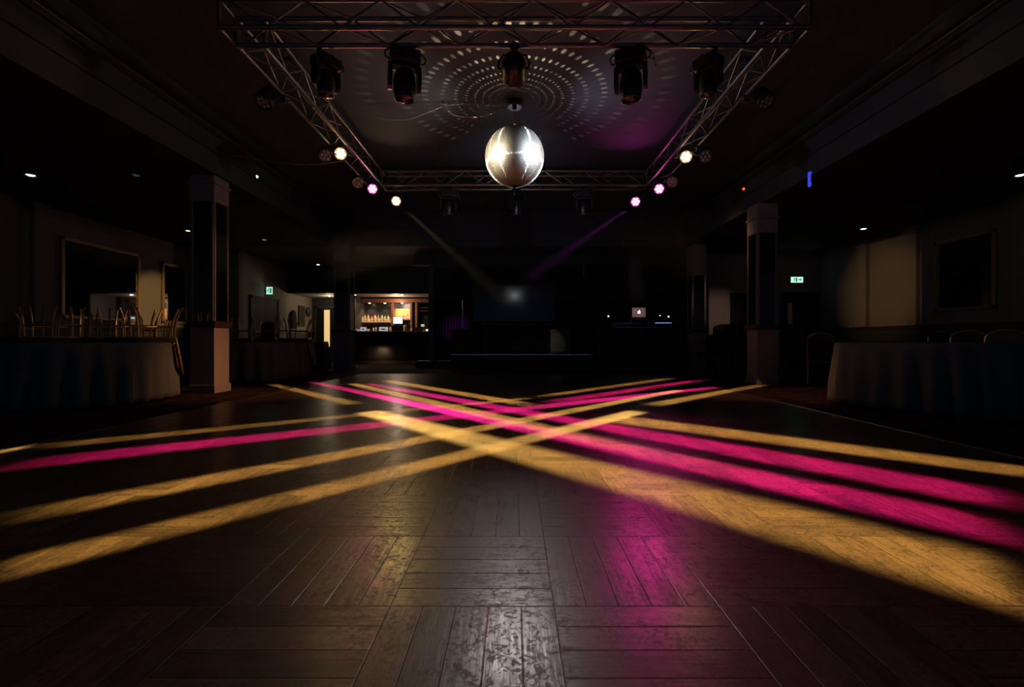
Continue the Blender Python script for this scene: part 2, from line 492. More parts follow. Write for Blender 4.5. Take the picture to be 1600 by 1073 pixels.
class MB:
    def __init__(s):
        s.v, s.f, s.sm = [], [], []

    def add(s, vs, fs, smooth=False):
        o = len(s.v)
        s.v += [tuple(v) for v in vs]
        s.f += [tuple(i + o for i in f) for f in fs]
        s.sm += [smooth] * len(fs)
        return s

    def box(s, a, b, bev=0.0, mtx=None):
        x0, y0, z0 = (min(a[i], b[i]) for i in range(3))
        x1, y1, z1 = (max(a[i], b[i]) for i in range(3))
        if bev <= 0:
            vs = [(x, y, z) for x in (x0, x1) for y in (y0, y1) for z in (z0, z1)]
            fs = [(0, 1, 3, 2), (4, 6, 7, 5), (0, 4, 5, 1), (2, 3, 7, 6), (0, 2, 6, 4), (1, 5, 7, 3)]
            vs = [Vector(v) for v in vs]
        else:
            bm = bmesh.new()
            bmesh.ops.create_cube(bm, size=1)
            for v in bm.verts:
                v.co = ((x0 + x1) / 2 + v.co.x * (x1 - x0), (y0 + y1) / 2 + v.co.y * (y1 - y0), (z0 + z1) / 2 + v.co.z * (z1 - z0))
            bmesh.ops.bevel(bm, geom=bm.edges[:], offset=min(bev, 0.49 * min(x1 - x0, y1 - y0, z1 - z0)), segments=2, affect='EDGES', profile=0.6)
            bm.verts.index_update()
            vs = [v.co.copy() for v in bm.verts]
            fs = [tuple(v.index for v in f.verts) for f in bm.faces]
            bm.free()
        if mtx is not None:
            vs = [mtx @ v for v in vs]
        return s.add(vs, fs)

    def tube(s, pts, r, n=8, cap=True):
        pts = [Vector(p) for p in pts]
        rs = r if isinstance(r, (list, tuple)) else [r] * len(pts)
        rings = []
        u = None
        for i, p in enumerate(pts):
            d = (pts[min(i + 1, len(pts) - 1)] - pts[max(i - 1, 0)])
            if u is None:
                u, w = basis(d)
            else:
                dd = d.normalized()
                u = (u - dd * u.dot(dd)).normalized()
                w = dd.cross(u)
            rings.append([p + (u * math.cos(2 * PI * k / n) + w * math.sin(2 * PI * k / n)) * rs[i] for k in range(n)])
        vs = [v for rg in rings for v in rg]
        fs = []
        for i in range(len(rings) - 1):
            for k in range(n):
                a, b = i * n + k, i * n + (k + 1) % n
                fs.append((a, b, b + n, a + n))
        s.add(vs, fs, True)
        if cap:
            s.add(rings[0], [tuple(range(n))[::-1]])
            s.add(rings[-1], [tuple(range(n))])
        return s

    def lathe(s, prof, n=24, mtx=None, smooth=True, cap=True):
        vs, fs = [], []
        for (r, z) in prof:
            for k in range(n):
                a = 2 * PI * k / n
                vs.append(Vector((r * math.cos(a), r * math.sin(a), z)))
        for i in range(len(prof) - 1):
            for k in range(n):
                a, b = i * n + k, i * n + (k + 1) % n
                fs.append((a, b, b + n, a + n))
        if mtx is not None:
            vs = [mtx @ v for v in vs]
        s.add(vs, fs, smooth)
        if cap:
            s.add(vs[:n], [tuple(range(n))[::-1]])
            s.add(vs[-n:], [tuple(range(n))])
        return s

    def ball(s, c, r, n=12, sc=(1, 1, 1)):
        prof = [(max(1e-4, math.sin(PI * i / n)), -math.cos(PI * i / n)) for i in range(n + 1)]
        m = Matrix.Translation(c) @ Matrix.Diagonal((r * sc[0], r * sc[1], r * sc[2], 1))
        return s.lathe(prof, n * 2, m, True, False)

    def prism(s, outline, depth, mtx=None):
        """outline in x,z; extruded along y by depth"""
        n = len(outline)
        vs = [Vector((x, 0, z)) for x, z in outline] + [Vector((x, depth, z)) for x, z in outline]
        if mtx is not None:
            vs = [mtx @ v for v in vs]
        fs = [tuple(range(n)), tuple(range(2 * n - 1, n - 1, -1))]
        fs += [(i, i + n, (i + 1) % n + n, (i + 1) % n) for i in range(n)]
        return s.add(vs, fs)

    def build(s, name, mat, parent=None, label=None):
        me = bpy.data.meshes.new(name)
        me.from_pydata(s.v, [], s.f)
        me.polygons.foreach_set('use_smooth', s.sm)
        me.materials.append(mat)
        me.update()
        bm = bmesh.new()
        bm.from_mesh(me)
        bmesh.ops.recalc_face_normals(bm, faces=bm.faces)
        bm.to_mesh(me)
        bm.free()
        o = bpy.data.objects.new(name, me)
        C.objects.link(o)
        if parent is not None:
            o.parent = parent
        if label:
            o['label'] = label
        return o


def tag(o, label, cat, group=None):
    o['label'] = label
    o['category'] = cat
    if group:
        o['group'] = group
    return o


def thing(name, label, cat, loc=(0, 0, 0), rz=0.0, group=None):
    o = bpy.data.objects.new(name, None)
    o.empty_display_size = 0.1
    C.objects.link(o)
    o.location = loc
    o.rotation_euler = (0, 0, rz)
    return tag(o, label, cat, group)


def struct(name, mb, mat, parent=None):
    o = mb.build(name, mat, parent)
    if parent is None:
        o['kind'] = 'structure'
    return o


KIDS = {}


def kids(o):
    return [c for c in o.children]


def dup(root, label, loc=None, rot=None, group=None, scale=None):
    r = root.copy()
    C.objects.link(r)
    r['label'] = label
    if group:
        r['group'] = group
    if scale:
        r.scale = (scale,) * 3
    if loc is not None:
        r.location = loc
    if rot is not None:
        r.rotation_euler = rot
    for ch in KIDS[root.name]:
        c = ch.copy()
        C.objects.link(c)
        c.parent = r
        for g in KIDS.get(ch.name, []):
            q = g.copy()
            C.objects.link(q)
            q.parent = c
    return r


def register(root):
    """remember children so that copies can be made without a depsgraph update"""
    def rec(o):
        ks = [x for x in C.objects if x.parent == o]
        KIDS[o.name] = ks
        for k in ks:
            rec(k)
    rec(root)
    return root


ORD = ['first', 'second', 'third', 'fourth', 'fifth', 'sixth', 'seventh', 'eighth', 'ninth', 'tenth', 'eleventh', 'twelfth',
       'thirteenth', 'fourteenth', 'fifteenth', 'sixteenth', 'seventeenth', 'eighteenth', 'nineteenth', 'twentieth']

# ------------------------------------------------------------------ setting
ZL, ZH, XS, XW = 3.24, 4.15, 4.42, 8.6
YF, YB = -3.5, 17.3          # room front (behind the camera) and deepest back wall
XJ = 7.6                     # the left wall steps in here
YJ = 12.7
DFL, DFR = -3.6, 3.34        # dance floor edges
struct('floor', MB().box((-9.2, YF - 0.3, -0.3), (9.2, YB + 1.2, 0.0)), M_CARP)
df = struct('dance_floor', MB().box((DFL, YF, -0.02), (DFR, 10.8, 0.004)), M_PARQ)
struct('trim_1', MB().box((DFL - 0.022, YF, 0.0), (DFL, 10.82, 0.009)), M_CHROME)
struct('trim_2', MB().box((DFR, YF, 0.0), (DFR + 0.022, 10.82, 0.009)), M_CHROME)
struct('trim_3', MB().box((DFL, 10.8, 0.0), (DFR, 10.82, 0.006)), M_BLKMET)
# ceilings
struct('ceiling', MB().box((-XS - 0.2, YF - 0.2, ZH), (XS + 0.2, 12.2, ZH + 0.2)), M_CEIL)
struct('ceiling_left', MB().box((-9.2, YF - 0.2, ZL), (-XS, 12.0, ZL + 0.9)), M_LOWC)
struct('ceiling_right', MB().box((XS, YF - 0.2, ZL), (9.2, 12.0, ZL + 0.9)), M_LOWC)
struct('ceiling_back', MB().box((-9.2, 12.0, ZL), (9.2, YB + 1.2, ZL + 0.9)), M_SOFF)
for i, sx in enumerate((-1, 1)):
    # painted face of the soffit with a stepped lower lip and an upper cornice
    mb = MB().box((sx * (XS - 0.004), YF, ZL + 0.002), (sx * (XS + 0.01), 11.98, ZH - 0.002))
    mb.box((sx * (XS - 0.035), YF, ZL + 0.30), (sx * XS, 11.98, ZL + 0.34))
    mb.box((sx * (XS - 0.06), YF, ZL + 0.68), (sx * XS, 11.98, ZL + 0.78))
    struct('beam_' + ('left', 'right')[i], mb, M_SOFF)
# walls
struct('wall_left', MB().box((-XW - 0.3, YF, 0), (-XW, YJ, ZL)), M_WALL)
struct('wall_left_step', MB().box((-XW - 0.3, YJ, 0), (-XJ, YJ + 0.2, ZL)), M_WALL)
struct('wall_left_back', MB().box((-XJ - 0.3, YJ + 0.2, 0), (-XJ, 15.4, ZL)).box((-XJ - 0.3, 15.4, 0), (-XJ - 0.01, YB, ZL)), M_BEIGE)
struct('wall_right', MB().box((XW, YF, 0), (XW + 0.3, 13.0, ZL)), M_WALL)
struct('wall_back', MB().box((-9.2, YB, 0), (9.2, YB + 0.2, ZL)), M_DADO)
struct('wall_stage', MB().box((-2.9, 16.5, 0), (3.2, 16.7, ZL)), M_BLACK)
struct('wall_bar', MB().box((-2.9, 15.5, 0), (-2.72, YB, ZL)).box((-5.72, 16.2, 0), (-5.6, YB, ZL)), M_DADO)
# right back wall with two door openings
wb = MB().box((5.3, 13.0, 0), (6.08, 13.2, ZL)).box((6.95, 13.0, 0), (7.5, 13.2, ZL)).box((8.62, 13.0, 0), (XW + 0.3, 13.2, ZL))
wb.box((6.08, 13.0, 2.12), (6.95, 13.2, ZL)).box((7.5, 13.0, 2.15), (8.62, 13.2, ZL))
struct('wall_right_back', wb, M_BEIGE)
struct('wall_booth', MB().box((2.4, 14.6, 0), (5.3, 14.8, ZL)).box((5.3, 13.2, 0), (5.5, 14.8, ZL)).box((5.5, 14.4, 0), (9.2, 14.6, ZL)), M_BLACK)
# bulkheads over the foyer and the bar
struct('wall_bulkhead', MB().box((-XJ, 15.4, 2.37), (-5.66, 15.55, ZL)).box((-5.6, 15.5, 2.37), (-2.9, 15.65, ZL)), M_BLACK)
struct('wall_pier', MB().box((-5.72, 15.4, 0), (-5.6, 15.9, ZL)), M_BLACK)
struct('ceiling_bar', MB().box((-XJ, 15.55, 2.37), (-2.9, YB, 2.45)), M_BEIGE)
# dado rails and darker panels under them
for i, (sx, y1) in enumerate(((-1, YJ), (1, 13.0))):
    struct('trim_%d' % (4 + i), MB().box((sx * (XW - 0.045), YF, 1.03), (sx * XW, y1, 1.11)), M_WOODD)
    struct('baseboard_' + ('left', 'right')[i], MB().box((sx * (XW - 0.02), YF, 0), (sx * XW, y1, 1.03)), M_DADO)
struct('trim_6', MB().box((-XJ, 15.42, 0.0), (-XJ + 0.02, YB, 1.0)).box((-XJ + 0.0, 15.42, 1.0), (-XJ + 0.04, YB, 1.05)), M_DADO)
# pilasters on the side walls
for sx, ys in ((1, (7.75, 9.9, 11.3)), (-1, (8.3, 12.45))):
    for y in ys:
        mb = MB().box((sx * (XW - 0.10), y - 0.14, 1.11), (sx * XW, y + 0.14, ZL), 0.006)
        mb.box((sx * (XW - 0.125), y - 0.16, 1.11), (sx * XW, y + 0.16, 1.19), 0.006).box((sx * (XW - 0.125), y - 0.16, 3.08), (sx * XW, y + 0.16, ZL), 0.006)
        struct('pilaster', mb, M_WALL)

hz = bpy.data.materials.new('thin_haze')
hz.use_nodes = True
_t = hz.node_tree
_t.nodes.remove(_t.nodes['Principled BSDF'])
_v = _t.nodes.new('ShaderNodeVolumeScatter')
_v.inputs['Color'].default_value = (0.9, 0.95, 1, 1)
_v.inputs['Density'].default_value = 0.03
_v.inputs['Anisotropy'].default_value = 0.2
_t.links.new(_v.outputs[0], _t.nodes['Material Output'].inputs['Volume'])
o = MB().box((-3.6, 8.76, 1.75), (3.6, 11.95, 4.1)).build('haze', hz)
o['kind'] = 'stuff'
tag(o, 'thin haze hanging under the far end of the rig', 'haze')


# ------------------------------------------------------------------ pillars with mirrored upper panels
def pillar(x, y, w, top_plain):
    root = bpy.data.objects.new('pillar', None)
    C.objects.link(root)
    root.location = (x, y, 0)
    root['kind'] = 'structure'
    h = w / 2
    struct('shaft', MB().box((-h + 0.012, -h + 0.012, 1.06), (h - 0.012, h - 0.012, ZL)), M_PILLAR, root)
    struct('plinth', MB().box((-h, -h, 0.1), (h, h, 0.98)).box((-h - 0.02, -h - 0.02, 0), (h + 0.02, h + 0.02, 0.12), 0.005), M_PILLAR, root)
    struct('ledge', MB().box((-h - 0.035, -h - 0.035, 0.98), (h + 0.035, h + 0.035, 1.07), 0.012), M_WOODD, root)
    struct('capital', MB().box((-h, -h, top_plain), (h, h, ZL - 0.001)).box((-h - 0.02, -h - 0.02, top_plain + 0.25), (h + 0.02, h + 0.02, top_plain + 0.29), 0.004), M_PILLAR, root)
    for k in range(4):
        a = k * PI / 2
        R = Matrix.Rotation(a, 4, 'Z')
        mb = MB().box((-h + 0.045, -h + 0.004, 1.07), (h - 0.045, -h + 0.012, top_plain - 0.01), mtx=R)
        mb.build('mirror_panel', M_MIRROR, root)
        mb = MB()
        for sx in (-1, 1):
            mb.box((sx * (h - 0.045), -h - 0.004, 1.07), (sx * (h - 0.012), -h + 0.012, top_plain), 0.003, mtx=R)
        mb.build('edge_strip', pbr('bronze_strip', (0.3, 0.22, 0.2), 0.45, 0.5), root)
    return root


pillar(-4.64, 7.02, 0.36, 2.86)
pillar(4.53, 8.43, 0.37, 2.72)
pillar(-4.41, 11.95, 0.40, 2.8)
pillar(4.72, 11.95, 0.36, 2.45)

# ------------------------------------------------------------------ doors
DN = [0]


def door(x0, x1, y, h, leaf_y=None, facing='y'):
    DN[0] += 1
    root = bpy.data.objects.new('door_%d' % DN[0], None)
    C.objects.link(root)
    root['kind'] = 'structure'
    return root


d1 = door(0, 0, 0, 0)      # exit doors in the left wall
MB().box((-XJ, 13.2, 0), (-XJ + 0.05, 13.28, 2.1)).box((-XJ, 14.72, 0), (-XJ + 0.05, 14.8, 2.1)).box((-XJ, 13.2, 2.02), (-XJ + 0.05, 14.8, 2.1)).build('door_frame', M_DOOR, d1)
for y0, y1 in ((13.28, 13.99), (14.0, 14.72)):
    l = MB().box((-XJ, y0, 0.01), (-XJ + 0.03, y1, 2.02), 0.004).build('door_leaf', M_DOOR, d1)
    MB().box((-XJ + 0.05, y0 + 0.1, 1.0), (-XJ + 0.075, y1 - 0.1, 1.04), 0.006).box((-XJ + 0.03, y0 + 0.12, 1.0), (-XJ + 0.055, y0 + 0.15, 1.04)).box((-XJ + 0.03, y1 - 0.15, 1.0), (-XJ + 0.055, y1 - 0.12, 1.04)).build('push_bar', M_CHROME, l)
d2 = door(0, 0, 0, 0)      # dark doorway beside the right pillar
MB().box((6.08, 12.97, 0), (6.14, 13.2, 2.12)).box((6.89, 12.97, 0), (6.95, 13.2, 2.12)).box((6.08, 12.97, 2.06), (6.95, 13.2, 2.12)).build('door_frame', M_DOOR, d2)
l = MB().box((6.14, 13.1, 0.01), (6.89, 13.14, 2.06), 0.004).build('door_leaf', M_DOOR, d2)
MB().tube([(6.82, 13.1, 1.0), (6.82, 13.05, 1.0), (6.72, 13.05, 1.0)], 0.011).build('door_handle', M_CHROME, l)
d3 = door(0, 0, 0, 0)      # double doors under the right exit sign
MB().box((7.5, 12.97, 0), (7.57, 13.2, 2.15)).box((8.55, 12.97, 0), (8.6, 13.2, 2.15)).box((7.5, 12.97, 2.08), (8.6, 13.2, 2.15)).build('door_frame', M_DOOR, d3)
for x0, x1, hx in ((7.57, 8.06, 8.0), (8.07, 8.55, 8.13)):
    l = MB().box((x0, 13.08, 0.01), (x1, 13.12, 2.08), 0.004).build('door_leaf', M_DOOR, d3)
    MB().tube([(hx, 13.08, 0.9), (hx, 13.03, 0.9), (hx, 13.03, 1.3), (hx, 13.08, 1.3)], 0.012).build('door_handle', M_CHROME, l)
    MB().box((x0 + 0.18, 13.07, 1.25), (x1 - 0.18, 13.08, 1.85)).build('vision_panel', M_MIRROR, l)
d4 = door(0, 0, 0, 0)      # foyer door with a lit slot window
yb = YB
MB().box((-7.48, yb - 0.05, 0), (-7.42, yb, 2.06)).box((-6.5, yb - 0.05, 0), (-6.44, yb, 2.06)).box((-7.48, yb - 0.05, 2.0), (-6.44, yb, 2.06)).build('door_frame', M_GREYMET, d4)
l = MB().box((-7.42, yb - 0.04, 0.01), (-6.5, yb - 0.005, 2.0), 0.004).build('door_leaf', M_DOOR, d4)
MB().box((-7.13, yb - 0.05, 0.55), (-6.92, yb - 0.03, 1.93)).build('vision_panel', pbr('lit_pane', (0.8, 0.65, 0.4), 0.5, var=0.35, scale=5, emis=(1.0, 0.66, 0.28), power=0.75), l, 'warmly lit glass slot')
MB().tube([(-6.6, yb - 0.04, 1.0), (-6.6, yb - 0.09, 1.0), (-6.72, yb - 0.09, 1.0)], 0.011).build('door_handle', M_CHROME, l)


# ------------------------------------------------------------------ truss
def truss(p0, p1, up, label, pitch=0.36, w=0.26):
    p0, p1 = Vector(p0), Vector(p1)
    mid = (p0 + p1) / 2
    root = thing('lighting_truss', label, 'truss', mid, 0, 'box trusses of the lighting rig')
    d = (p1 - p0)
    L = d.length
    d.normalize()
    side = d.cross(Vector((0, 0, 1))).normalized()
    h = w / 2

    def pt(t, a, b):
        return d * (t - L / 2) + side * a * h + Vector((0, 0, b * h))
    for a in (-1, 1):
        for b in (-1, 1):
            MB().tube([pt(0, a, b), pt(L, a, b)], 0.0245, 10).build('chord', M_TRUSS, root)
    n = int(L / pitch)
    step = (L - 0.16) / n
    base = MB().tube([(0, 0, -0.5), (0, 0, 0.5)], 0.0095, 6)
    bm_ob = None
    faces = [((-1, -1), (-1, 1)), ((1, -1), (1, 1)), ((-1, -1), (1, -1)), ((-1, 1), (1, 1))]
    for fi, (A, B) in enumerate(faces):
        for i in range(n):
            t0, t1 = 0.08 + i * step, 0.08 + (i + 1) * step
            a, b = (A, B) if (i + (fi % 2)) % 2 == 0 else (B, A)
            q0, q1 = pt(t0, *a), pt(t1, *b)
            if bm_ob is None:
                o = bm_ob = base.build('brace', M_TRUSS, root)
            else:
                o = bm_ob.copy()
                C.objects.link(o)
            v = q1 - q0
            o.location = (q0 + q1) / 2
            o.rotation_euler = v.to_track_quat('Z', 'Y').to_euler()
            o.scale = (1, 1, v.length)
    for t in (0.0, L):
        mb = MB()
        for A, B in (((-1, -1), (1, -1)), ((1, -1), (1, 1)), ((1, 1), (-1, 1)), ((-1, 1), (-1, -1))):
            mb.tube([pt(t, *A), pt(t, *B)], 0.018, 8)
        mb.build('end_frame', M_TRUSS, root)
    return root


TX, TN, TF, TZ = 2.6, 4.4, 8.72, 3.81
truss((-TX - 0.14, TN, TZ), (TX + 0.14, TN, TZ), None, 'black near truss across the top of the room')
truss((-TX + 0.13, TF, TZ), (TX - 0.13, TF, TZ), None, 'far truss behind the mirror ball')
truss((-TX, TN + 0.15, TZ), (-TX, TF + 0.13, TZ), None, 'left side truss running back from the near truss')
truss((TX, TN + 0.15, TZ), (TX, TF + 0.13, TZ), None, 'right side truss running back from the near truss')
# hangers
for lab, x, y in (('thin steel hanger above the near end of left truss', -TX, 5.2), ('thin steel hanger above the far end of left truss', -TX, 7.9),
                  ('thin steel hanger above the near end of right truss', TX, 5.2), ('thin steel hanger above the far end of right truss', TX, 7.9),
                  ('thin steel hanger above the far truss beside the left par lamp', -1.5, TF), ('thin steel hanger above the far truss beside the right par lamp', 1.5, TF)):
    t = thing('truss_hanger', lab, 'hanger', (x, y, TZ), 0, 'hangers of the lighting rig')
    MB().tube([(0, 0, 0.1), (0, 0, ZH - TZ)], 0.008, 8).build('rod', M_GREYMET, t)
    MB().box((-0.16, -0.02, 0.12), (0.16, 0.02, 0.16), 0.004).build('clamp_bar', M_GREYMET, t)
    MB().lathe([(0.05, ZH - TZ - 0.012), (0.05, ZH - TZ)], 16).build('ceiling_plate', M_GREYMET, t)

# pipes along the soffits
for sx, lab in ((-1, 'left'), (1, 'right')):
    t = thing('conduit', 'thin pipe slung along the %s soffit face' % lab, 'pipe', (sx * 4.28, 0, 3.80))
    MB().tube([(0, 1.0, 0), (0, 11.9, 0)], 0.016, 8).build('pipe', M_GREYMET, t)
    for y in (3.2, 5.2, 7.4, 9.6):
        MB().tube([(0, y, 0), (0, y, 0.35)], 0.005, 6).build('drop_rod', M_GREYMET, t)


# ------------------------------------------------------------------ par lamps
def par(name_label, lens, aim, col, lit, truss_pt, group):
    """lens: world position of the lens centre; truss_pt: where the clamp grips"""
    lens = Vector(lens)
    aim = (Vector(aim) - lens).normalized()
    root = thing('par_light', name_label, 'stage light', Vector(truss_pt), 0, group)
    o = lens - root.location
    q = (-aim).to_track_quat('Z', 'Y').to_matrix().to_4x4()       # local +z points backwards
    Mx = Matrix.Translation(o) @ q
    MB().lathe([(0.085, 0.0), (0.10, -0.012), (0.10, 0.03), (0.092, 0.05), (0.092, 0.14), (0.075, 0.19), (0.04, 0.215)], 28, Mx).build('housing', M_BLKMET, root)
    lm = pbr('unlit_lens', (0.3, 0.3, 0.32), 0.12, 0.6) if not lit else pbr('lens_ring_' + lit, (0.5, 0.5, 0.5), 0.4, emis=(1, 0.55, 0.12) if lit == 'yellow' else (1, 0.03, 0.6), power=0.45)
    ln = MB().lathe([(0.088, -0.006), (0.088, 0.004)], 28, Mx).build('lens', lm, root)
    lp = pbr('unlit_led', (0.4, 0.4, 0.42), 0.1, 0.3) if not lit else pbr('led_' + lit, (0.9, 0.9, 0.9), 0.3, emis=(1, 0.85, 0.5) if lit == 'yellow' else (1, 0.30, 0.9), power=4 if lit == 'yellow' else 4)
    for k in range(7):
        r, a = (0, 0) if k == 0 else (0.053, k * PI / 3)
        MB().ball(Vector((0, 0, 0)), 0.023, 6, (1, 1, 0.5)).build('led', lp, ln).matrix_local = Mx @ Matrix.Translation((r * math.cos(a), r * math.sin(a), -0.008))
    # yoke: two arms up to the clamp
    sidev = q.to_3x3() @ Vector((1, 0, 0))
    sidev.z = 0
    sidev.normalize()
    c = o - aim * 0.09
    top = Vector((0, 0, -0.05))
    y = MB()
    arch = [c + sidev * 0.115, c + sidev * 0.118 + (top - c) * 0.45, top + sidev * 0.09 + Vector((0, 0, -0.005)), top - sidev * 0.09 + Vector((0, 0, -0.005)), c - sidev * 0.118 + (top - c) * 0.45, c - sidev * 0.115]
    y.tube(arch, 0.011, 6)
    y.tube([c - sidev * 0.118, c + sidev * 0.118], 0.012, 8)
    y.build('yoke', M_GREYMET, root)
    MB().box((-0.025, -0.025, -0.06), (0.025, 0.025, 0.0), 0.004).lathe([(0.038, -0.028), (0.038, 0.028)], 16, Matrix.Rotation(PI / 2, 4, 'X')).build('clamp', M_GREYMET, root)
    return root


GL = 'lit par lamps on the lighting rig'
zc = TZ - 0.13 - 0.03
par('lit yellow par lamp halfway along the left truss', PAR_YL, (0.6, 1.5, 0.4), YEL, 'yellow', (-TX + 0.06, 6.98, zc), GL)
par('lit magenta par lamp at the far end of left truss', PAR_ML, (0.3, 1.5, 0.4), MAG, 'magenta', (-TX + 0.05, 8.44, zc), GL)
par('lit yellow par lamp under the far truss, left of the ball', PAR_YL2, (-0.1, 0.5, 0.4), YEL, 'yellow', (PAR_YL2.x, TF, zc), GL)
par('lit yellow par lamp halfway along the right truss', PAR_YR, (-0.6, 1.5, 0.4), YEL, 'yellow', (TX - 0.06, 7.06, zc), GL)
par('lit magenta par lamp at the far end of right truss', PAR_MR, (-0.3, 1.0, 0.4), MAG, 'magenta', (TX - 0.05, 8.34, zc), GL)
par('lit magenta par lamp under the far truss, right of the ball', PAR_MR2, (0.1, 0.5, 0.4), MAG, 'magenta', (PAR_MR2.x, TF, zc), GL)
GU = 'unlit par lamps on the lighting rig'
par('unlit par lamp beside the yellow lamp on left truss', (-2.76, 6.72, 3.48), (-1.6, 4, 1.2), YEL, None, (-TX - 0.13, 6.85, zc), GU)
par('unlit par lamp beside the magenta lamp on left truss', (-2.72, 8.0, 3.52), (-1.2, 5, 1.2), YEL, None, (-TX - 0.13, 8.1, zc), GU)
par('unlit par lamp near the front end of left truss', (-2.92, 5.35, 3.55), (-3.4, 4, 1.2), YEL, None, (-TX - 0.13, 5.45, zc), GU)
par('unlit par lamp beside the yellow lamp on right truss', (2.80, 6.75, 3.48), (1.8, 4, 1.2), YEL, None, (TX + 0.13, 6.85, zc), GU)
par('unlit par lamp beside the magenta lamp on right truss', (2.72, 7.95, 3.52), (1.2, 5, 1.2), YEL, None, (TX + 0.13, 8.1, zc), GU)
par('unlit par lamp near the front end of right truss', (2.92, 5.35, 3.55), (3.4, 4, 1.2), YEL, None, (TX + 0.13, 5.45, zc), GU)
# round pinspot in the middle of the near truss
par('black round pinspot hanging in the middle of the near truss', PIN + Vector((0, 0.06, 0.0)), BALL, YEL, None, (0.0, 4.53, zc), GU).scale = (1.25, 1.25, 1.25)


# ------------------------------------------------------------------ moving heads
def moving_head():
    root = thing('moving_head_light', 'x', 'stage light', (0, 0, 0))
    MB().box((-0.17, -0.14, -0.20), (0.17, 0.14, -0.06), 0.02).box((-0.12, -0.145, -0.17), (0.12, -0.139, -0.10)).build('base', M_PLASTIC, root)
    c = MB()
    for sx in (-0.1, 0.1):
        c.box((sx - 0.02, -0.03, -0.06), (sx + 0.02, 0.03, -0.02), 0.004).lathe([(0.04, -0.02), (0.04, 0.02)], 14, Matrix.Translation((sx, 0, 0.0)) @ Matrix.Rotation(PI / 2, 4, 'Y'))
    c.build('clamp', M_GREYMET, root)
    y = MB().box((-0.15, -0.07, -0.235), (0.15, 0.07, -0.20), 0.012)
    y.build('yoke', M_PLASTIC, root)
    for sx in (-1, 1):
        prof = [(-0.07, -0.22), (0.07, -0.22), (0.085, -0.30), (0.085, -0.42), (0.06, -0.475), (0.0, -0.49), (-0.06, -0.475), (-0.085, -0.42), (-0.085, -0.30)]
        mt = Matrix.Translation((sx * 0.16 + 0.022, 0, 0)) @ Matrix.Rotation(PI / 2, 4, 'Z')
        MB().prism(prof, 0.044, mt).build('yoke_arm', M_PLASTIC, root)
        MB().tube([(sx * 0.175, -0.10, -0.21), (sx * 0.215, -0.10, -0.19), (sx * 0.225, -0.10, -0.14), (sx * 0.19, -0.10, -0.10), (sx * 0.17, -0.10, -0.10)], 0.011, 8).build('handle', M_GREYMET, root)
    hd = MB().lathe([(0.03, 0.17), (0.085, 0.155), (0.115, 0.10), (0.125, 0.02), (0.125, -0.06), (0.115, -0.13), (0.105, -0.165)], 28, Matrix.Translation((0, 0, -0.41)))
    hd.build('head', M_PLASTIC, root)
    MB().lathe([(0.108, -0.158), (0.112, -0.178), (0.098, -0.182), (0.094, -0.16)], 28, Matrix.Translation((0, 0, -0.41)), cap=False).build('lens_ring', M_GREYMET, root)
    MB().lathe([(0.001, -0.205), (0.04, -0.2), (0.07, -0.19), (0.096, -0.165)], 24, Matrix.Translation((0, 0, -0.41)), cap=False).build('lens', pbr('dark_lens', (0.06, 0.06, 0.07), 0.08, 0.5), root)
    MB().tube([(0.17, 0.02, -0.12), (0.25, 0.02, -0.16), (0.27, 0.03, -0.24), (0.24, 0.03, -0.08), (0.14, 0.02, -0.02)], 0.005, 6).build('safety_cable', M_CHROME, root)
    return register(root)


mh = moving_head()
mh.location = (W(632, 70, 4.53).x, 4.53, zc)
mh.rotation_euler = (0, 0, 0.35)
mh.scale = (0.86,) * 3
mh['label'] = 'large black moving head under the near truss, left of the ball'
mh['group'] = 'moving heads on the lighting rig'
G = 'moving heads on the lighting rig'
dup(mh, 'large black moving head under the near truss, right of the ball', (W(986, 70, 4.53).x, 4.53, zc), (0, 0, -0.35), G, 0.86)
dup(mh, 'dark moving head under the left corner of near truss', (W(508, 70, 4.6).x, 4.62, zc), (0, 0, 1.0), G, 0.7)
dup(mh, 'dark moving head under the right corner of near truss', (W(1108, 70, 4.6).x, 4.62, zc), (0, 0, -1.0), G, 0.7)
dup(mh, 'small moving head under the far truss, left of the ball', (W(700, 290, TF).x, TF, zc), (0, 0, 0.2), G)
dup(mh, 'small moving head under the far truss, directly below the ball', (W(807, 290, TF).x, TF, zc), (0, 0, 0.9), G)
dup(mh, 'small moving head under the far truss, right of the ball', (W(913, 290, TF).x, TF, zc), (0, 0, -0.2), G)

# ------------------------------------------------------------------ mirror ball
t = thing('mirror_ball', 'large silver mirror ball hanging from the ceiling', 'mirror ball', BALL)
mm = bpy.data.materials.new('mirror_tiles')
mm.use_nodes = True
nt = NT(mm.node_tree)
b = mm.node_tree.nodes['Principled BSDF']
col = nt.n('ShaderNodeTexNoise')
nt.put(col.inputs['Vector'], nt.n('ShaderNodeTexCoord').outputs['Object'])
col.inputs['Scale'].default_value = 60
tint = nt.mix(col.outputs['Fac'], (0.72, 0.70, 0.66, 1), (0.97, 0.96, 0.94, 1))
tan = nt.n('ShaderNodeTangent', direction_type='RADIAL', axis='Z')
sh = []
for rough, an, rot in ((0.6, 0.0, 0.0), (0.42, 0.9, 0.0), (0.42, 0.9, 0.25)):
    g = nt.n('ShaderNodeBsdfAnisotropic')
    nt.put(g.inputs['Color'], tint)
    g.inputs['Roughness'].default_value = rough
    g.inputs['Anisotropy'].default_value = an
    g.inputs['Rotation'].default_value = rot
    nt.put(g.inputs['Tangent'], tan.outputs[0])
    sh.append(g.outputs[0])
m1 = nt.n('ShaderNodeMixShader')
m1.inputs[0].default_value = 0.4
nt.put(m1.inputs[1], sh[1])
nt.put(m1.inputs[2], sh[2])
m2 = nt.n('ShaderNodeMixShader')
m2.inputs[0].default_value = 0.45
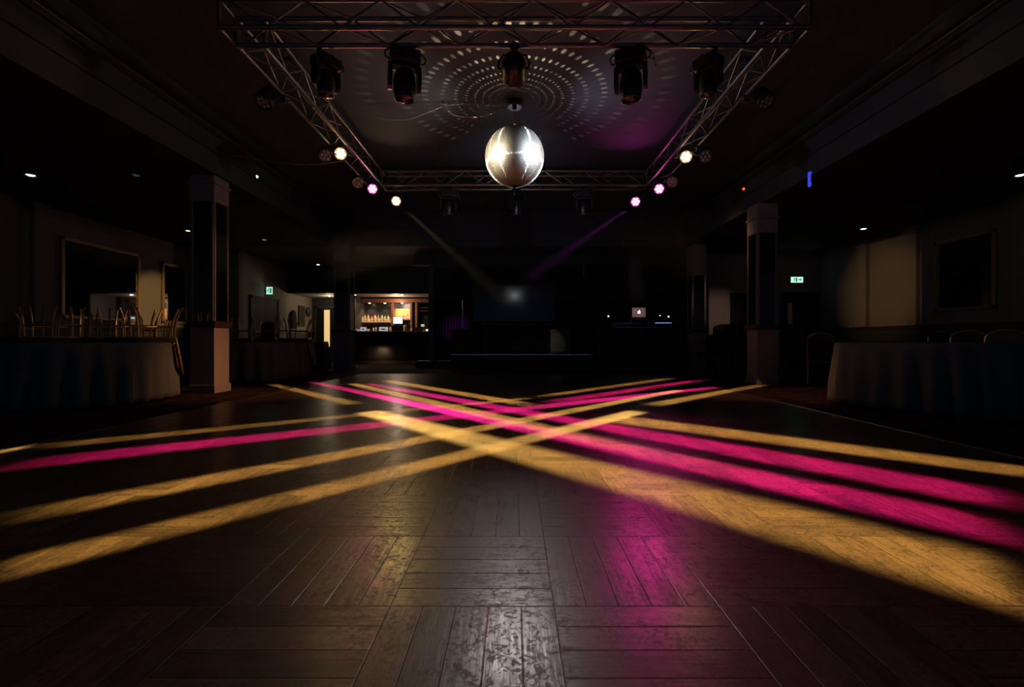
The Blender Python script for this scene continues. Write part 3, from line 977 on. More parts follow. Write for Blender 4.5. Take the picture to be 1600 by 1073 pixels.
nt.put(m2.inputs[1], sh[0])
nt.put(m2.inputs[2], m1.outputs[0])
nt.put(mm.node_tree.nodes['Material Output'].inputs['Surface'], m2.outputs[0])
NL, NM = 56, 112
mb = MB()
rng = random.Random(3)
for i in range(NL):
    t0, t1 = PI * i / NL, PI * (i + 1) / NL
    n = max(6, int(NM * math.sin((t0 + t1) / 2)))
    for k in range(n):
        p0, p1 = 2 * PI * k / n, 2 * PI * (k + 1) / n
        cen = Vector((math.sin((t0 + t1) / 2) * math.cos((p0 + p1) / 2), math.sin((t0 + t1) / 2) * math.sin((p0 + p1) / 2), math.cos((t0 + t1) / 2)))
        q = []
        for th, ph in ((t0, p0), (t0, p1), (t1, p1), (t1, p0)):
            v = Vector((math.sin(th) * math.cos(ph), math.sin(th) * math.sin(ph), math.cos(th))) * BR
            q.append(v * (1 + rng.uniform(-0.0014, 0.0014)))
        c = sum(q, Vector()) / 4
        mb.add([c + (v - c) * 0.88 for v in q], [(0, 1, 2, 3)])
mb.build('mirror_tiles', mm, t)
MB().ball(Vector((0, 0, 0)), BR * 0.993, 24).build('core', pbr('ball_core', (0.05, 0.045, 0.04), 0.7), t)
MB().lathe([(0.05, BR - 0.012), (0.05, BR + 0.012), (0.02, BR + 0.02)], 20).tube([(-0.02, 0, BR + 0.01), (-0.014, 0, BR + 0.045), (0.014, 0, BR + 0.045), (0.02, 0, BR + 0.01)], 0.005).build('top_cap', M_BRASS, t)
MB().lathe([(0.03, -BR - 0.02), (0.045, -BR + 0.01)], 16).build('bottom_cap', M_BLKMET, t)


def link(z, turn):
    pts = []
    for k in range(13):
        a = 2 * PI * k / 12
        x, zz = 0.012 * math.cos(a), 0.026 * math.sin(a)
        pts.append((x if turn else 0, 0 if turn else x, z + zz))
    return MB().tube(pts, 0.0042, 6, False)


ztop = 4.03 - BALL.z
k = 0
z = BR + 0.055
while z < ztop:
    link(z, k % 2 == 0).build('chain_link', M_BRASS, t)
    z += 0.038
    k += 1
t = thing('ball_motor', 'black motor box on the ceiling above the mirror ball', 'motor', (0, 6.5, ZH))
MB().lathe([(0.10, -0.085), (0.115, -0.075), (0.115, 0.0)], 24).build('housing', M_PLASTIC, t)
MB().lathe([(0.03, -0.12), (0.03, -0.085)], 16).tube([(-0.015, 0, -0.115), (-0.012, 0, -0.14), (0.012, 0, -0.14), (0.015, 0, -0.115)], 0.004).build('spindle', M_GREYMET, t)


def smooth_path(pts, n=6):
    out = []
    P = [Vector(p) for p in pts]
    for i in range(len(P) - 1):
        a, b_, c, d_ = P[max(i - 1, 0)], P[i], P[i + 1], P[min(i + 2, len(P) - 1)]
        for k in range(n):
            t_ = k / n
            out.append(0.5 * ((2 * b_) + (c - a) * t_ + (2 * a - 5 * b_ + 4 * c - d_) * t_ ** 2 + (3 * b_ - 3 * c + d_ - a) * t_ ** 3))
    out.append(P[-1])
    return out


def cable(label, pts, d=6.5, r=0.006):
    o = MB().tube(smooth_path([W(x, y, d) for x, y in pts]), r, 6).build('cable', M_CABLE)
    return tag(o, label, 'cable', 'cables slung below the ceiling')


cable('pale cable sagging left from the ceiling hook', [(583, 181), (606, 186), (637, 186.5), (662, 178), (692, 166)])
cable('upper pale cable between ceiling hook and ball motor', [(692, 166), (715, 162.5), (740, 161.5), (770, 165), (793, 161)])
cable('lower pale cable looping between ceiling hook and ball motor', [(695, 168), (708, 179), (732, 183), (758, 181), (778, 173), (795, 164)])
cable('pale cable crossing the loop beside the ball motor', [(752, 163), (757, 169), (764, 173), (780, 172), (794, 166)], r=0.004)
t = thing('ceiling_hook', 'small black hook on the ceiling holding the cables', 'hook', (W(693, 166, 6.5).x, 6.5, ZH))
MB().tube([(0, 0, 0), (0, 0, -0.05), (0.015, 0, -0.075), (0.0, 0, -0.09), (-0.015, 0, -0.075)], 0.004, 6).build('hook', M_BLKMET, t)
MB().lathe([(0.025, -0.008), (0.025, 0.0)], 14).build('plate', M_BLKMET, t)
cable('thin dark cable slung from the left truss to the soffit', [(361, 243), (398, 248), (440, 255), (490, 257), (540, 251)], 7.2, 0.006)


# ------------------------------------------------------------------ recessed downlights
def downlight(x, y, z, label, power, group, col=(1, 0.86, 0.66)):
    t = thing('downlight', label, 'ceiling light', (x, y, z), 0, group)
    MB().lathe([(0.075, -0.012), (0.075, 0.0), (0.05, 0.0), (0.05, -0.008)], 20, cap=False).build('rim', M_GREYMET, t)
    m = pbr('downlight_%g_%g' % (power, col[2]), (0.8, 0.8, 0.8), 0.4, emis=col, power=power)
    MB().lathe([(0.001, -0.018), (0.03, -0.016), (0.052, -0.004)], 16, cap=False).build('bulb', m, t)
    return t


GD = 'small downlights in the dark side ceilings'


def dl(px, py, label, power, col=(1, 0.86, 0.66), z=ZL, group=GD):
    d = (z - CH) * F / (CY - py)
    downlight((px - CX) / F * d, d, z, label, power, group, col)


dl(48, 273, 'lit downlight in the left side ceiling, nearest the camera', 6)
dl(213, 273, 'dim brown downlight in left side ceiling right of the lit one', 0.03)
dl(294, 360, 'tiny lit downlight in left side ceiling beside the pillar', 2)
dl(1594, 273, 'lit downlight at the right edge of the right side ceiling', 7)
dl(1349, 357, 'lit downlight in the right side ceiling above the wall panels', 6)
dl(413, 374, 'dim downlight in the back ceiling left of the bar', 0.25)
dl(382, 405, 'dim downlight over the exit doors', 0.2)
dl(497, 413, 'lit downlight in the back ceiling over the foyer', 6)
dl(639, 354, 'tiny lit light on the raised ceiling left of the stage', 1.2, (0.8, 0.8, 1), ZH)
dl(133, 40, 'tiny blue-white light high on the raised ceiling at the far left', 0.8, (0.5, 0.6, 1), ZH)

# small indicator lamps on the soffits
for px, py, d_, lab, col in ((400, 276, 7.75, 'tiny blue-white indicator lamp on left soffit behind the pillar', (0.6, 0.75, 1)),
                             (1163, 295, 8.9, 'small red indicator lamp left of the right pillar', (1, 0.08, 0.03)),
                             (1265, 280, 6.85, 'small blue indicator lamp on the right soffit', (0.05, 0.08, 1))):
    p = W(px, py, d_)
    p.x = math.copysign(XS - 0.02, p.x)
    p.y = abs(p.x) * F / abs(px - CX)
    p.z = CH + (CY - py) / F * p.y
    t = thing('indicator_lamp', lab, 'indicator light', p)
    sx = math.copysign(1, p.x)
    if 'blue indicator' in lab:
        MB().box((-0.012, -0.03, -0.11), (0.012, 0.03, 0.11), 0.008).build('lens', pbr('blue_lens', (0.1, 0.1, 0.9), 0.3, emis=col, power=0.7), t)
    else:
        MB().ball(Vector((-sx * 0.012, 0, 0)), 0.026, 8).build('lens', pbr('lens_%g' % px, (0.5, 0.5, 0.5), 0.3, emis=col, power=1.6), t)
    MB().box((0, -0.05, -0.06), (sx * 0.018, 0.05, 0.06), 0.004).build('mount', M_BLKMET, t)


# ------------------------------------------------------------------ exit signs
def exit_sign(label, loc, w, h):
    t = thing('exit_sign', label, 'exit sign', loc, 0, 'illuminated exit signs')
    MB().box((-w / 2 - 0.015, -0.01, -h / 2 - 0.015), (w / 2 + 0.015, 0.035, h / 2 + 0.015), 0.006).build('housing', M_GREYMET, t)
    fc = MB().box((-w / 2, -0.016, -h / 2), (w / 2, -0.008, h / 2)).build('panel', pbr('sign_face', (0.7, 0.9, 0.8), 0.4, emis=(0.55, 1.0, 0.78), power=1.0), t, 'glowing pale green panel')
    g = pbr('sign_green', (0.02, 0.3, 0.12), 0.5, emis=(0.02, 0.35, 0.14), power=0.35)
    mb = MB()
    s = h / 0.24
    ox = -w * 0.2
    mb.box((ox + 0.055 * s, -0.019, -0.085 * s), (ox + 0.11 * s, -0.016, 0.085 * s))
    mb.lathe([(0.016 * s, 0), (0.016 * s, 0.003)], 12, Matrix.Translation((ox + 0.01 * s, -0.016, 0.07 * s)) @ Matrix.Rotation(PI / 2, 4, 'X'))

    def limb(x0, z0, x1, z1, r=0.009):
        mb.tube([(ox + x0 * s, -0.017, z0 * s), (ox + x1 * s, -0.017, z1 * s)], r * s, 6)
    limb(0.005, 0.05, -0.005, -0.01, 0.014)
    limb(0.005, 0.045, 0.035, 0.02)
    limb(0.005, 0.045, -0.03, 0.025)
    limb(-0.005, -0.01, 0.03, -0.04)
    limb(0.03, -0.04, 0.025, -0.085)
    limb(-0.005, -0.01, -0.03, -0.045)
    limb(-0.03, -0.045, -0.06, -0.05)
    mb.build('running_figure', g, fc)
    if w > h:
        ax = w * 0.24
        MB().prism([(ax - 0.05, -0.012), (ax + 0.01, -0.012), (ax + 0.01, -0.035), (ax + 0.055, 0), (ax + 0.01, 0.035), (ax + 0.01, 0.012), (ax - 0.05, 0.012)], 0.004, Matrix.Translation((0, -0.02, 0))).build('arrow', g, fc)
    return t


es = exit_sign('small glowing green exit sign over the left wall doors', (-XJ + 0.16, 14.0, CH + 78 / F * 14.0), 0.185, 0.22)
MB().box((-0.17, 0.005, -0.03), (-0.1, 0.025, 0.03)).build('bracket', M_GREYMET, es)
exit_sign('wide glowing green exit sign over the right doors', (W(1245, 437, 12.95).x, 12.955, CH + 95 / F * 12.95), 0.34, 0.16)


# ------------------------------------------------------------------ wall mirrors
def wall_mirror(label, side, y0, y1, z0, z1):
    x = side * XW
    t = thing('wall_mirror', label, 'mirror', (x, (y0 + y1) / 2, z0), 0, 'framed mirrors on the side walls')
    h = (y1 - y0) / 2
    H = z1 - z0
    s = -side
    MB().box((0, -h + 0.05, 0.05), (s * 0.02, h - 0.05, H - 0.05)).build('glass', M_MIRROR, t)
    f = MB()
    for a, b_ in (((-h, 0), (-h + 0.07, H)), ((h - 0.07, 0), (h, H)), ((-h, 0), (h, 0.07)), ((-h, H - 0.07), (h, H))):
        f.box((0, a[0], a[1]), (s * 0.05, b_[0], b_[1]), 0.01)
    f.build('frame', pbr('dark_gilt_frame', (0.42, 0.28, 0.15), 0.4, 0.6), t)
    return t


wall_mirror('large gilt-framed mirror on the left wall behind the upturned chairs', -1, 8.7, 10.55, 1.2, 2.76)
wall_mirror('framed mirror on the left wall beside the pillar', -1, 11.2, 12.1, 1.2, 2.7)
wall_mirror('gilt-framed mirror on the right wall above the chairs', 1, 8.2, 9.4, 1.36, 2.78)


# ------------------------------------------------------------------ chairs
def make_chair():
    """banquet chair facing +y, its back at -y, standing on z=0"""
    t = thing('banquet_chair', 'x', 'chair')
    MB().box((-0.205, -0.20, 0.415), (0.205, 0.215, 0.47), 0.024).build('seat', M_PAD, t)
    f = MB()
    c = [(-0.19, -0.19), (0.19, -0.19), (0.19, 0.20), (-0.19, 0.20)]
    for i in range(4):
        f.tube([(*c[i], 0.405), (*c[(i + 1) % 4], 0.405)], 0.012, 8)
    f.build('seat_frame', M_GOLD, t)
    for sx in (-1, 1):
        MB().tube(smooth_path([(sx * 0.19, 0.19, 0.41), (sx * 0.188, 0.195, 0.25), (sx * 0.192, 0.215, 0.1), (sx * 0.20, 0.245, 0.0)], 4), 0.0115, 8).build('leg', M_GOLD, t)
        MB().tube(smooth_path([(sx * 0.19, -0.19, 0.41), (sx * 0.19, -0.195, 0.27), (sx * 0.194, -0.225, 0.12), (sx * 0.20, -0.275, 0.0)], 4), 0.0115, 8).build('leg', M_GOLD, t)
    for y0, z0, y1, z1 in ((0.197, 0.24, 0.197, 0.24), (-0.199, 0.26, -0.199, 0.26)):
        MB().tube([(-0.19, y0, z0), (0.19, y1, z1)], 0.008, 6).build('stretcher', M_GOLD, t)
    for sx in (-1, 1):
        MB().tube([(sx * 0.19, 0.197, 0.25), (sx * 0.19, -0.197, 0.25)], 0.008, 6).build('stretcher', M_GOLD, t)
    # arched back
    def by(z):
        return -0.205 - 0.16 * (z - 0.42)
    arch = [(-0.19, by(0.40), 0.40), (-0.195, by(0.6), 0.6), (-0.19, by(0.78), 0.78)]
    for k in range(1, 8):
        a = PI - k * PI / 8
        arch.append((0.19 * math.cos(a), by(0.80 + 0.115 * math.sin(a)), 0.80 + 0.115 * math.sin(a)))
    arch += [(0.19, by(0.78), 0.78), (0.195, by(0.6), 0.6), (0.19, by(0.40), 0.40)]
    MB().tube(smooth_path(arch, 3), 0.0125, 8).build('back_frame', M_GOLD, t)
    out = [(-0.178, 0.50), (0.178, 0.50), (0.18, 0.78)]
    for k in range(0, 9):
        a = k * PI / 8
        out.append((0.178 * math.cos(a), 0.80 + 0.10 * math.sin(a)))
    out.append((-0.18, 0.78))
    n = len(out)
    vs, fs = [], []
    for dy in (-0.022, 0.022):
        vs += [Vector((x, by(z) + dy, z)) for x, z in out]
    fs = [tuple(range(n)), tuple(range(2 * n - 1, n - 1, -1))] + [(i, i + n, (i + 1) % n + n, (i + 1) % n) for i in range(n)]
    MB().add(vs, fs).build('backrest', M_PAD, t)
    return register(t)


chair0 = make_chair()
used = [False]
TOPZ = 0.755


def place_chair(loc, rot, label, group):
    if not used[0]:
        used[0] = True
        chair0.location, chair0.rotation_euler = loc, rot
        chair0['label'], chair0['group'] = label, group
        return chair0
    return dup(chair0, label, loc, rot, group)


def upturned(tx, ty, angs, where, r=0.755):
    pts = []
    for a in angs:
        a = math.radians(a)
        pts.append((tx + r * math.cos(a), ty + r * math.sin(a), a))
    order = sorted(pts, key=lambda p: p[0] / p[1])
    for i, (x, y, a) in enumerate(order):
        place_chair((x, y, TOPZ + 0.471), (PI, 0, a - PI / 2), 'upturned gold-framed chair on the %s, %s from the left' % (where, ORD[i]), 'upturned chairs on the %s' % where)


def round_table(x, y, where, mat, seed, drop=0.045, R=0.915):
    t = thing('round_table', 'round banquet table hidden under the %s' % where, 'table', (x, y, 0), 0, 'round banquet tables')
    MB().lathe([(R - 0.02, 0.715), (R, 0.725), (R, 0.735), (R - 0.01, 0.742)], 48).build('tabletop', M_WOODD, t)
    for k in range(4):
        a = PI / 4 + k * PI / 2
        MB().tube([(0.55 * math.cos(a), 0.55 * math.sin(a), 0.715), (0.62 * math.cos(a), 0.62 * math.sin(a), 0.0)], 0.016, 8).build('leg', M_CHROME, t)
    rg = random.Random(seed)
    n, rows = 180, 10
    folds = 26
    ph = [rg.uniform(0, 2 * PI) for _ in range(3)]
    vs, fs = [], []
    prof = [(0.0, TOPZ)] + [(R * k / 4, TOPZ) for k in range(1, 4)] + [(R * 0.99, TOPZ)]
    rings = []
    for k in range(1, 5):
        rr = (R + 0.004) * k / 4
        rings.append([(rr * math.cos(2 * PI * i / n), rr * math.sin(2 * PI * i / n), TOPZ) for i in range(n)])
    for j in range(1, rows + 1):
        f = j / rows
        ring = []
        for i in range(n):
            a = 2 * PI * i / n
            aa = a + 0.05 * math.sin(3 * a + ph[0])
            fold = math.copysign(abs(math.sin(folds * aa + ph[1])) ** 0.8, math.sin(folds * aa + ph[1])) * (0.8 + 0.2 * math.sin(5 * a + ph[2]))
            rr = R + 0.012 + 0.028 * f + fold * 0.058 * min(1, f * 1.5)
            ring.append((rr * math.cos(a), rr * math.sin(a), TOPZ - 0.01 * (j > 0) - f * (TOPZ - 0.01 - drop) + 0.008 * math.sin(4 * a + ph[0]) * f))
        rings.append(ring)
    vs = [(0, 0, TOPZ)] + [v for r_ in rings for v in r_]
    fs = [(0, 1 + i, 1 + (i + 1) % n) for i in range(n)]
    for j in range(len(rings) - 1):
        for i in range(n):
            a, b_ = 1 + j * n + i, 1 + j * n + (i + 1) % n
            fs.append((a, a + n, b_ + n, b_))
    o = MB().add(vs, fs, True).build('tablecloth', mat)
    o.location = (x, y, 0)
    md = o.modifiers.new('thickness', 'SOLIDIFY')
    md.thickness = 0.003
    md.offset = 1
    tag(o, where + ' hanging in folds to the carpet', 'tablecloth', 'round tablecloths')


round_table(-5.42, 5.75, 'grey-black cloth of the large table at the left edge', M_CLOTH, 1)
round_table(4.82, 5.32, 'grey-black cloth of the table at the right edge', M_CLOTH, 2)
round_table(-5.05, 9.05, 'grey cloth of the table behind the left pillar', M_CLOTH, 3)
round_table(-7.35, 8.2, 'dark cloth of the table against the left wall', M_CLOTHB, 4)
round_table(-5.75, 11.75, 'black cloth of the table in front of the foyer', M_CLOTHB, 5)
round_table(6.9, 8.9, 'black cloth of the table under the right wall panels', M_CLOTHB, 6)
upturned(-5.42, 5.75, (38, 66, 94, 122, 150, 178), 'large table at the left edge')
upturned(-7.35, 8.2, (10, 50, 90, 130, 230, 320), 'table against the left wall')
upturned(-5.05, 9.05, (60, 105, 150, 195, 15), 'table behind the left pillar')
GR = 'chairs behind the right table'
for i, (px, d_, rz) in enumerate(((1492, 6.75, 2.9), (1524, 6.2, 2.6), (1566, 5.72, 2.2))):
    x = (px - CX) / F * d_
    place_chair((x, d_, 0), (0, 0, rz), 'arch-backed chair behind the right table, %s from the left' % ORD[i], GR)
place_chair((5.55, 8.35, 0), (0, 0, -0.6), 'arch-backed chair left of the black table under right wall panels', 'single chairs')
place_chair((W(1104, 0, 11.6).x, 11.6, 0), (0, 0, 0.12), 'single chair standing alone in front of the stacked chairs', 'single chairs')


def stack(x, y, rz, n, where):
    for k in range(n):
        lab = 'chair at the %s of the %s' % ('bottom' if k == 0 else 'top', where) if k in (0, n - 1) else 'stacked chair, %s up in the %s' % (ORD[k], where)
        place_chair((x + 0.02 * k * math.sin(rz), y - 0.02 * k * math.cos(rz), 0.075 * k), (0, 0, rz), lab, where)


stack(W(1127, 0, 12.3).x, 12.35, -0.35, 5, 'chair stack beside the doorway')
stack(-5.79, 10.4, 3.0, 5, 'chair stack behind the left tables')
stack(-4.9, 10.45, 2.4, 2, 'low chair stack in front of the foyer')

# ------------------------------------------------------------------ bar
t = thing('bar_counter', 'dark panelled bar counter with a pale worktop', 'bar counter', (-4.25, 15.75, 0))
MB().box((-1.33, -0.15, 0.09), (1.33, 0.35, 1.06)).build('body', M_WOODD, t)
for k in range(5):
    x0 = -1.31 + k * 0.527
    MB().box((x0, -0.165, 0.16), (x0 + 0.49, -0.15, 1.0), 0.008).build('front_panel', M_WOODD, t)
MB().box((-1.34, -0.22, 1.06), (1.34, 0.4, 1.10), 0.008).build('worktop', pbr('bar_top', (0.5, 0.3, 0.18), 0.3), t)
MB().box((-1.33, -0.16, 0.0), (0.75, -0.1, 0.085)).build('kick_strip', M_BRASS, t, 'brass kick strip')
lamp('kick_light', 'AREA', (-4.5, 15.3, 0.45), (1.0, 0.75, 0.5), 0.9, (-4.5, 15.6, 0.0)).data.size = 0.3

# back bar: shelving unit against the rear wall of the bar
BY = 16.85
t = thing('back_bar', 'red-brown wooden back bar shelving behind the counter', 'shelving', (0, BY, 0))
zt = 2.17
XA, XB_ = (553 - CX) / F * BY, (671 - CX) / F * BY


def bx_(px):
    return (px - CX) / F * BY


MB().box((XA, 0.38, 0), (XB_, 0.42, zt)).build('back_panel', pbr('dark_mirror_panel', (0.07, 0.075, 0.09), 0.32, 0.7), t)
for px0, px1 in ((559.5, 562.5), (611, 614.5), (640.5, 644), (648.5, 652)):
    MB().box((bx_(px0), 0, 0), (bx_(px1), 0.38, zt), 0.006).build('post', M_WOODR, t)
MB().box((XA, -0.08, zt), (XB_, 0.42, zt + 0.14), 0.006).build('canopy', M_WOODR, t)
MB().box((XA, -0.02, 0.86), (XB_, 0.38, 0.9), 0.006).build('lower_worktop', M_WOODR, t)
MB().box((XA, 0.0, 0.0), (XB_, 0.38, 0.86)).build('base_cabinet', M_WOODD, t)
sh1 = 1.49
MB().box((bx_(562.5), 0.04, sh1 - 0.03), (bx_(611), 0.38, sh1), 0.004).build('bottle_shelf', pbr('glowing_shelf', (0.6, 0.4, 0.15), 0.4, emis=(1.0, 0.5, 0.1), power=0.35), t, 'lit glass bottle shelf')
MB().box((bx_(653), 0.1, 1.98), (XB_, 0.38, 2.0)).box((bx_(653), 0.1, 1.86), (XB_, 0.38, 1.88)).build('side_shelf', M_WOODR, t)
NZ0, NZ1 = 1.55, 1.97
MB().box((bx_(614.5), 0.33, NZ0), (bx_(640.5), 0.375, NZ1)).build('backlit_niche', pbr('backlit_panel', (0.8, 0.4, 0.15), 0.5, var=0.4, scale=9, emis=(1.0, 0.40, 0.12), power=0.85), t, 'orange backlit niche')
MB().box((bx_(614.5), 0.04, NZ0 - 0.02), (bx_(640.5), 0.38, NZ0), 0.004).build('bottle_shelf', M_WOODR, t)
for px in (553, 555.5):
    MB().box((bx_(px), 0.15, 1.1), (bx_(px + 0.8), 0.19, 2.1)).build('side_rail', M_CHROME, t)
for px, lab in ((576, 'left'), (600, 'middle'), (627, 'right')):
    x = bx_(px)
    downlight(x, BY + 0.12, zt - 0.001, 'warm downlight in back bar canopy, %s one' % lab, 20, 'canopy downlights of the back bar', (1, 0.7, 0.4))
    lamp('canopy_light', 'SPOT', (x, BY + 0.12, zt - 0.03), (1, 0.62, 0.33), 24, (x, BY + 0.14, 0.9), 0.03, 120, 0.6)
for px, py, lab in ((555, 460.5, 'left'), (626, 459.5, 'right')):
    d_ = (2.37 - CH) * F / (CY - py)
    downlight((px - CX) / F * d_, 15.95, 2.37, 'bright downlight over the bar counter, %s one' % lab, 25, 'downlights over the bar counter')
    lamp('bar_light', 'SPOT', ((px - CX) / F * d_, 15.95, 2.33), (1, 0.75, 0.5), 26, ((px - CX) / F * d_, 15.95, 0), 0.04, 150, 0.6)
# added fill point, not a fitting, brightens the bar recess and its ceiling
lamp('bar_fill', 'POINT', (-4.2, 16.4, 2.1), (1, 0.72, 0.5), 22.0, None, 0.1)


def bottle(x, y, z, h, r, mat, label, group, kind=0):
    if kind == 0:
        prof = [(r * 0.9, 0), (r, 0.01), (r, h * 0.52), (r * 0.85, h * 0.6), (r * 0.36, h * 0.72), (r * 0.33, h * 0.9)]
    elif kind == 1:
        prof = [(r * 1.15, 0), (r * 1.2, 0.01), (r * 1.05, h * 0.3), (r * 0.5, h * 0.58), (r * 0.32, h * 0.68), (r * 0.32, h * 0.9)]
    else:
        prof = [(r * 0.8, 0), (r * 0.85, 0.01), (r * 0.95, h * 0.45), (r * 0.9, h * 0.6), (r * 0.4, h * 0.68), (r * 0.36, h * 0.9)]
    t = thing('bottle', label, 'bottle', (x, y, z), 0, group)
    MB().lathe(prof, 14).build('body', mat, t)
    MB().lathe([(r * 0.42, h * 0.89), (r * 0.42, h)], 10).build('cap', random.choice((M_BRASS, M_PLASTIC, M_CHROME)), t)
    MB().lathe([(prof[1][0] * 1.012, h * 0.12), (prof[2][0] * 1.02, h * 0.28 if kind == 1 else h * 0.42)], 14, cap=False).build('paper_label', M_WHITE, t)


BM = [pbr('clear_glass_bottle', (0.75, 0.72, 0.5), 0.12, spec=0.8), pbr('green_glass_bottle', (0.25, 0.38, 0.08), 0.12, spec=0.8),
      pbr('amber_glass_bottle', (0.55, 0.22, 0.05), 0.12, spec=0.8), pbr('pink_glass_bottle', (0.7, 0.25, 0.2), 0.12, spec=0.8)]
BN = ['clear', 'green', 'amber', 'pink']
seq = [0, 0, 3, 0, 0, 2, 3, 3, 0, 3, 1, 1, 0, 0, 1, 0, 0, 3]
for i, k in enumerate(seq):
    px = 564.5 + i * (609 - 564.5) / (len(seq) - 1)
    bottle(bx_(px), BY + 0.12 + 0.1 * (i % 2), sh1, random.uniform(0.20, 0.30), 0.034, BM[k], '%s glass bottle on the bar shelf, %s from the left' % (BN[k], ORD[i]), 'bottles on the bar shelf', random.choice((0, 1, 2)))
for i in range(8):
    k = (2, 0, 2, 3, 2, 0, 2, 0)[i]
    bottle(bx_(617 + i * 3.1), BY + 0.2, NZ0, 0.16 if i < 4 else 0.32, 0.028, BM[k], '%s glass bottle in the orange backlit niche, %s from the left' % (BN[k], ORD[i]), 'bottles in the backlit niche', i % 3)

# things on the bar
ZB = 1.10
t = thing('till', 'black till with a bright white screen on the bar', 'till', (W(622, 0, 15.85).x, 15.85, ZB))
MB().box((-0.2, -0.1, 0), (0.2, 0.12, 0.2), 0.01).build('body', M_PLASTIC, t)
MB().box((-0.03, 0.0, 0.2), (0.03, 0.04, 0.27)).build('neck', M_PLASTIC, t)
s_ = MB().box((-0.17, -0.02, 0.25), (0.17, 0.02, 0.5), 0.006).build('screen_case', M_PLASTIC, t)
MB().box((-0.155, -0.025, 0.265), (0.155, -0.02, 0.485)).build('screen', pbr('lit_screen', (0.9, 0.9, 0.9), 0.4, emis=(1, 0.97, 0.95), power=1.6), s_, 'bright white screen')
for px0, px1, hh, lab in ((562.5, 572, 0.145, 'small white card in a stand on the bar, left'), (592, 606, 0.15, 'wide white card in a stand on the bar')):
    x0, x1 = (px0 - CX) / F * 15.8, (px1 - CX) / F * 15.8
    t = thing('menu_card', lab, 'card', ((x0 + x1) / 2, 15.8, ZB))
    w_ = (x1 - x0) / 2
    rot = Matrix.Rotation(-0.2, 4, 'X')
    MB().box((-w_, 0, 0.005), (w_, 0.004, hh), mtx=rot).build('card', pbr('glow_card', (0.8, 0.82, 0.86), 0.6, emis=(0.8, 0.88, 1), power=0.35), t)  # emission stands in for light falling on the card
    MB().box((-w_ * 0.5, -0.002, hh * 0.35), (w_ * 0.4, 0.0, hh * 0.62), mtx=rot).build('print', M_GREYMET, t)
    MB().box((-w_, -0.03, 0), (w_, 0.05, 0.008)).build('stand', M_CHROME, t)
t = thing('plant_pot', 'orange pot with a dark leafy plant on the bar', 'plant', (W(637, 0, 15.8).x, 15.8, ZB))
MB().lathe([(0.06, 0), (0.085, 0.02), (0.09, 0.2), (0.08, 0.21)], 18).build('pot', pbr('orange_pot', (0.5, 0.15, 0.05), 0.5), t)
lf = MB()
for k in range(36):
    a, e = random.uniform(0, 2 * PI), random.uniform(0.1, 1.2)
    d_ = Vector((math.cos(a) * math.cos(e), math.sin(a) * math.cos(e), math.sin(e)))
    L = random.uniform(0.1, 0.2)
    sd = Vector((-math.sin(a), math.cos(a), 0)) * 0.022
    p0 = Vector((0, 0, 0.2))
    lf.add([p0, p0 + d_ * L * 0.5 + sd, p0 + d_ * L, p0 + d_ * L * 0.5 - sd + Vector((0, 0, 0.012))], [(0, 1, 2, 3)])
lf.build('foliage', pbr('dark_leaf', (0.02, 0.035, 0.015), 0.5), t)


def glass(px, h, r, lab, mat, nm='drinking_glass', cat='glass', d_=15.82):
    o = MB().lathe([(r * 0.7, 0), (r * 0.75, 0.004), (r, h), (r * 0.93, h), (r * 0.7, 0.012), (0.001, 0.01)], 16).build(nm, mat)
    o.location = ((px - CX) / F * d_, d_, ZB)
    return tag(o, lab, cat, 'glassware on the bar')


MG = pbr('pale_glow_glass', (0.8, 0.7, 0.55), 0.15, emis=(1, 0.8, 0.55), power=0.12)  # slight emission put in for light caught by the glasses
glass(556, 0.07, 0.05, 'first of the low glasses at the left end of the bar', MG)
glass(559.5, 0.07, 0.05, 'second of the low glasses at the left end of the bar', MG)
glass(575, 0.08, 0.06, 'round bowl right of the small white card', MG, 'bowl', 'bowl')
glass(583.5, 0.12, 0.03, 'slim glass between the two white cards, left one', MG)
glass(587.5, 0.14, 0.025, 'slim glass between the two white cards, right one', MG)
glass(610.5, 0.14, 0.05, 'tall pale tumbler right of the wide white card', MG)
glass(631, 0.2, 0.035, 'tall glass between the till and plant pot', MG)
glass(642, 0.11, 0.04, 'glass right of the orange plant pot', MG)
glass(667, 0.07, 0.045, 'low bright glass at the right end of the bar', pbr('bright_glow_glass', (0.9, 0.9, 0.85), 0.2, emis=(1, 0.95, 0.85), power=0.9))  # this glass is brightened by emission, it is no lamp
t = thing('beer_pump', 'pale beer pump tap near the right end of the bar', 'beer tap', (W(661, 0, 15.8).x, 15.8, ZB))
MB().lathe([(0.045, 0), (0.045, 0.015), (0.02, 0.03), (0.018, 0.17)], 14).build('column', M_CHROME, t)
MB().box((-0.07, -0.03, 0.16), (0.045, 0.03, 0.24), 0.02).build('tap_head', pbr('pale_glow_tap', (0.85, 0.8, 0.65), 0.3, emis=(1, 0.9, 0.65), power=0.5), t)  # brightness of the tap head put in as emission
t = thing('card_reader', 'small black box left of the beer pump', 'box', (W(653.5, 0, 15.8).x, 15.8, ZB))
MB().box((-0.09, -0.06, 0), (0.09, 0.08, 0.13), 0.01).build('body', M_PLASTIC, t)
MB().box((-0.06, -0.064, 0.05), (0.06, -0.06, 0.11)).build('screen', M_GREYMET, t)

# ------------------------------------------------------------------ foyer
lamp('foyer_light', 'POINT', (-6.6, 16.4, 2.2), (1, 0.80, 0.52), 9.0, None, 0.08)
downlight(-6.6, 16.4, 2.37, 'downlight in the foyer ceiling', 9, 'foyer downlights')


def on_left_wall(px):
    return XJ * F / (CX - px)


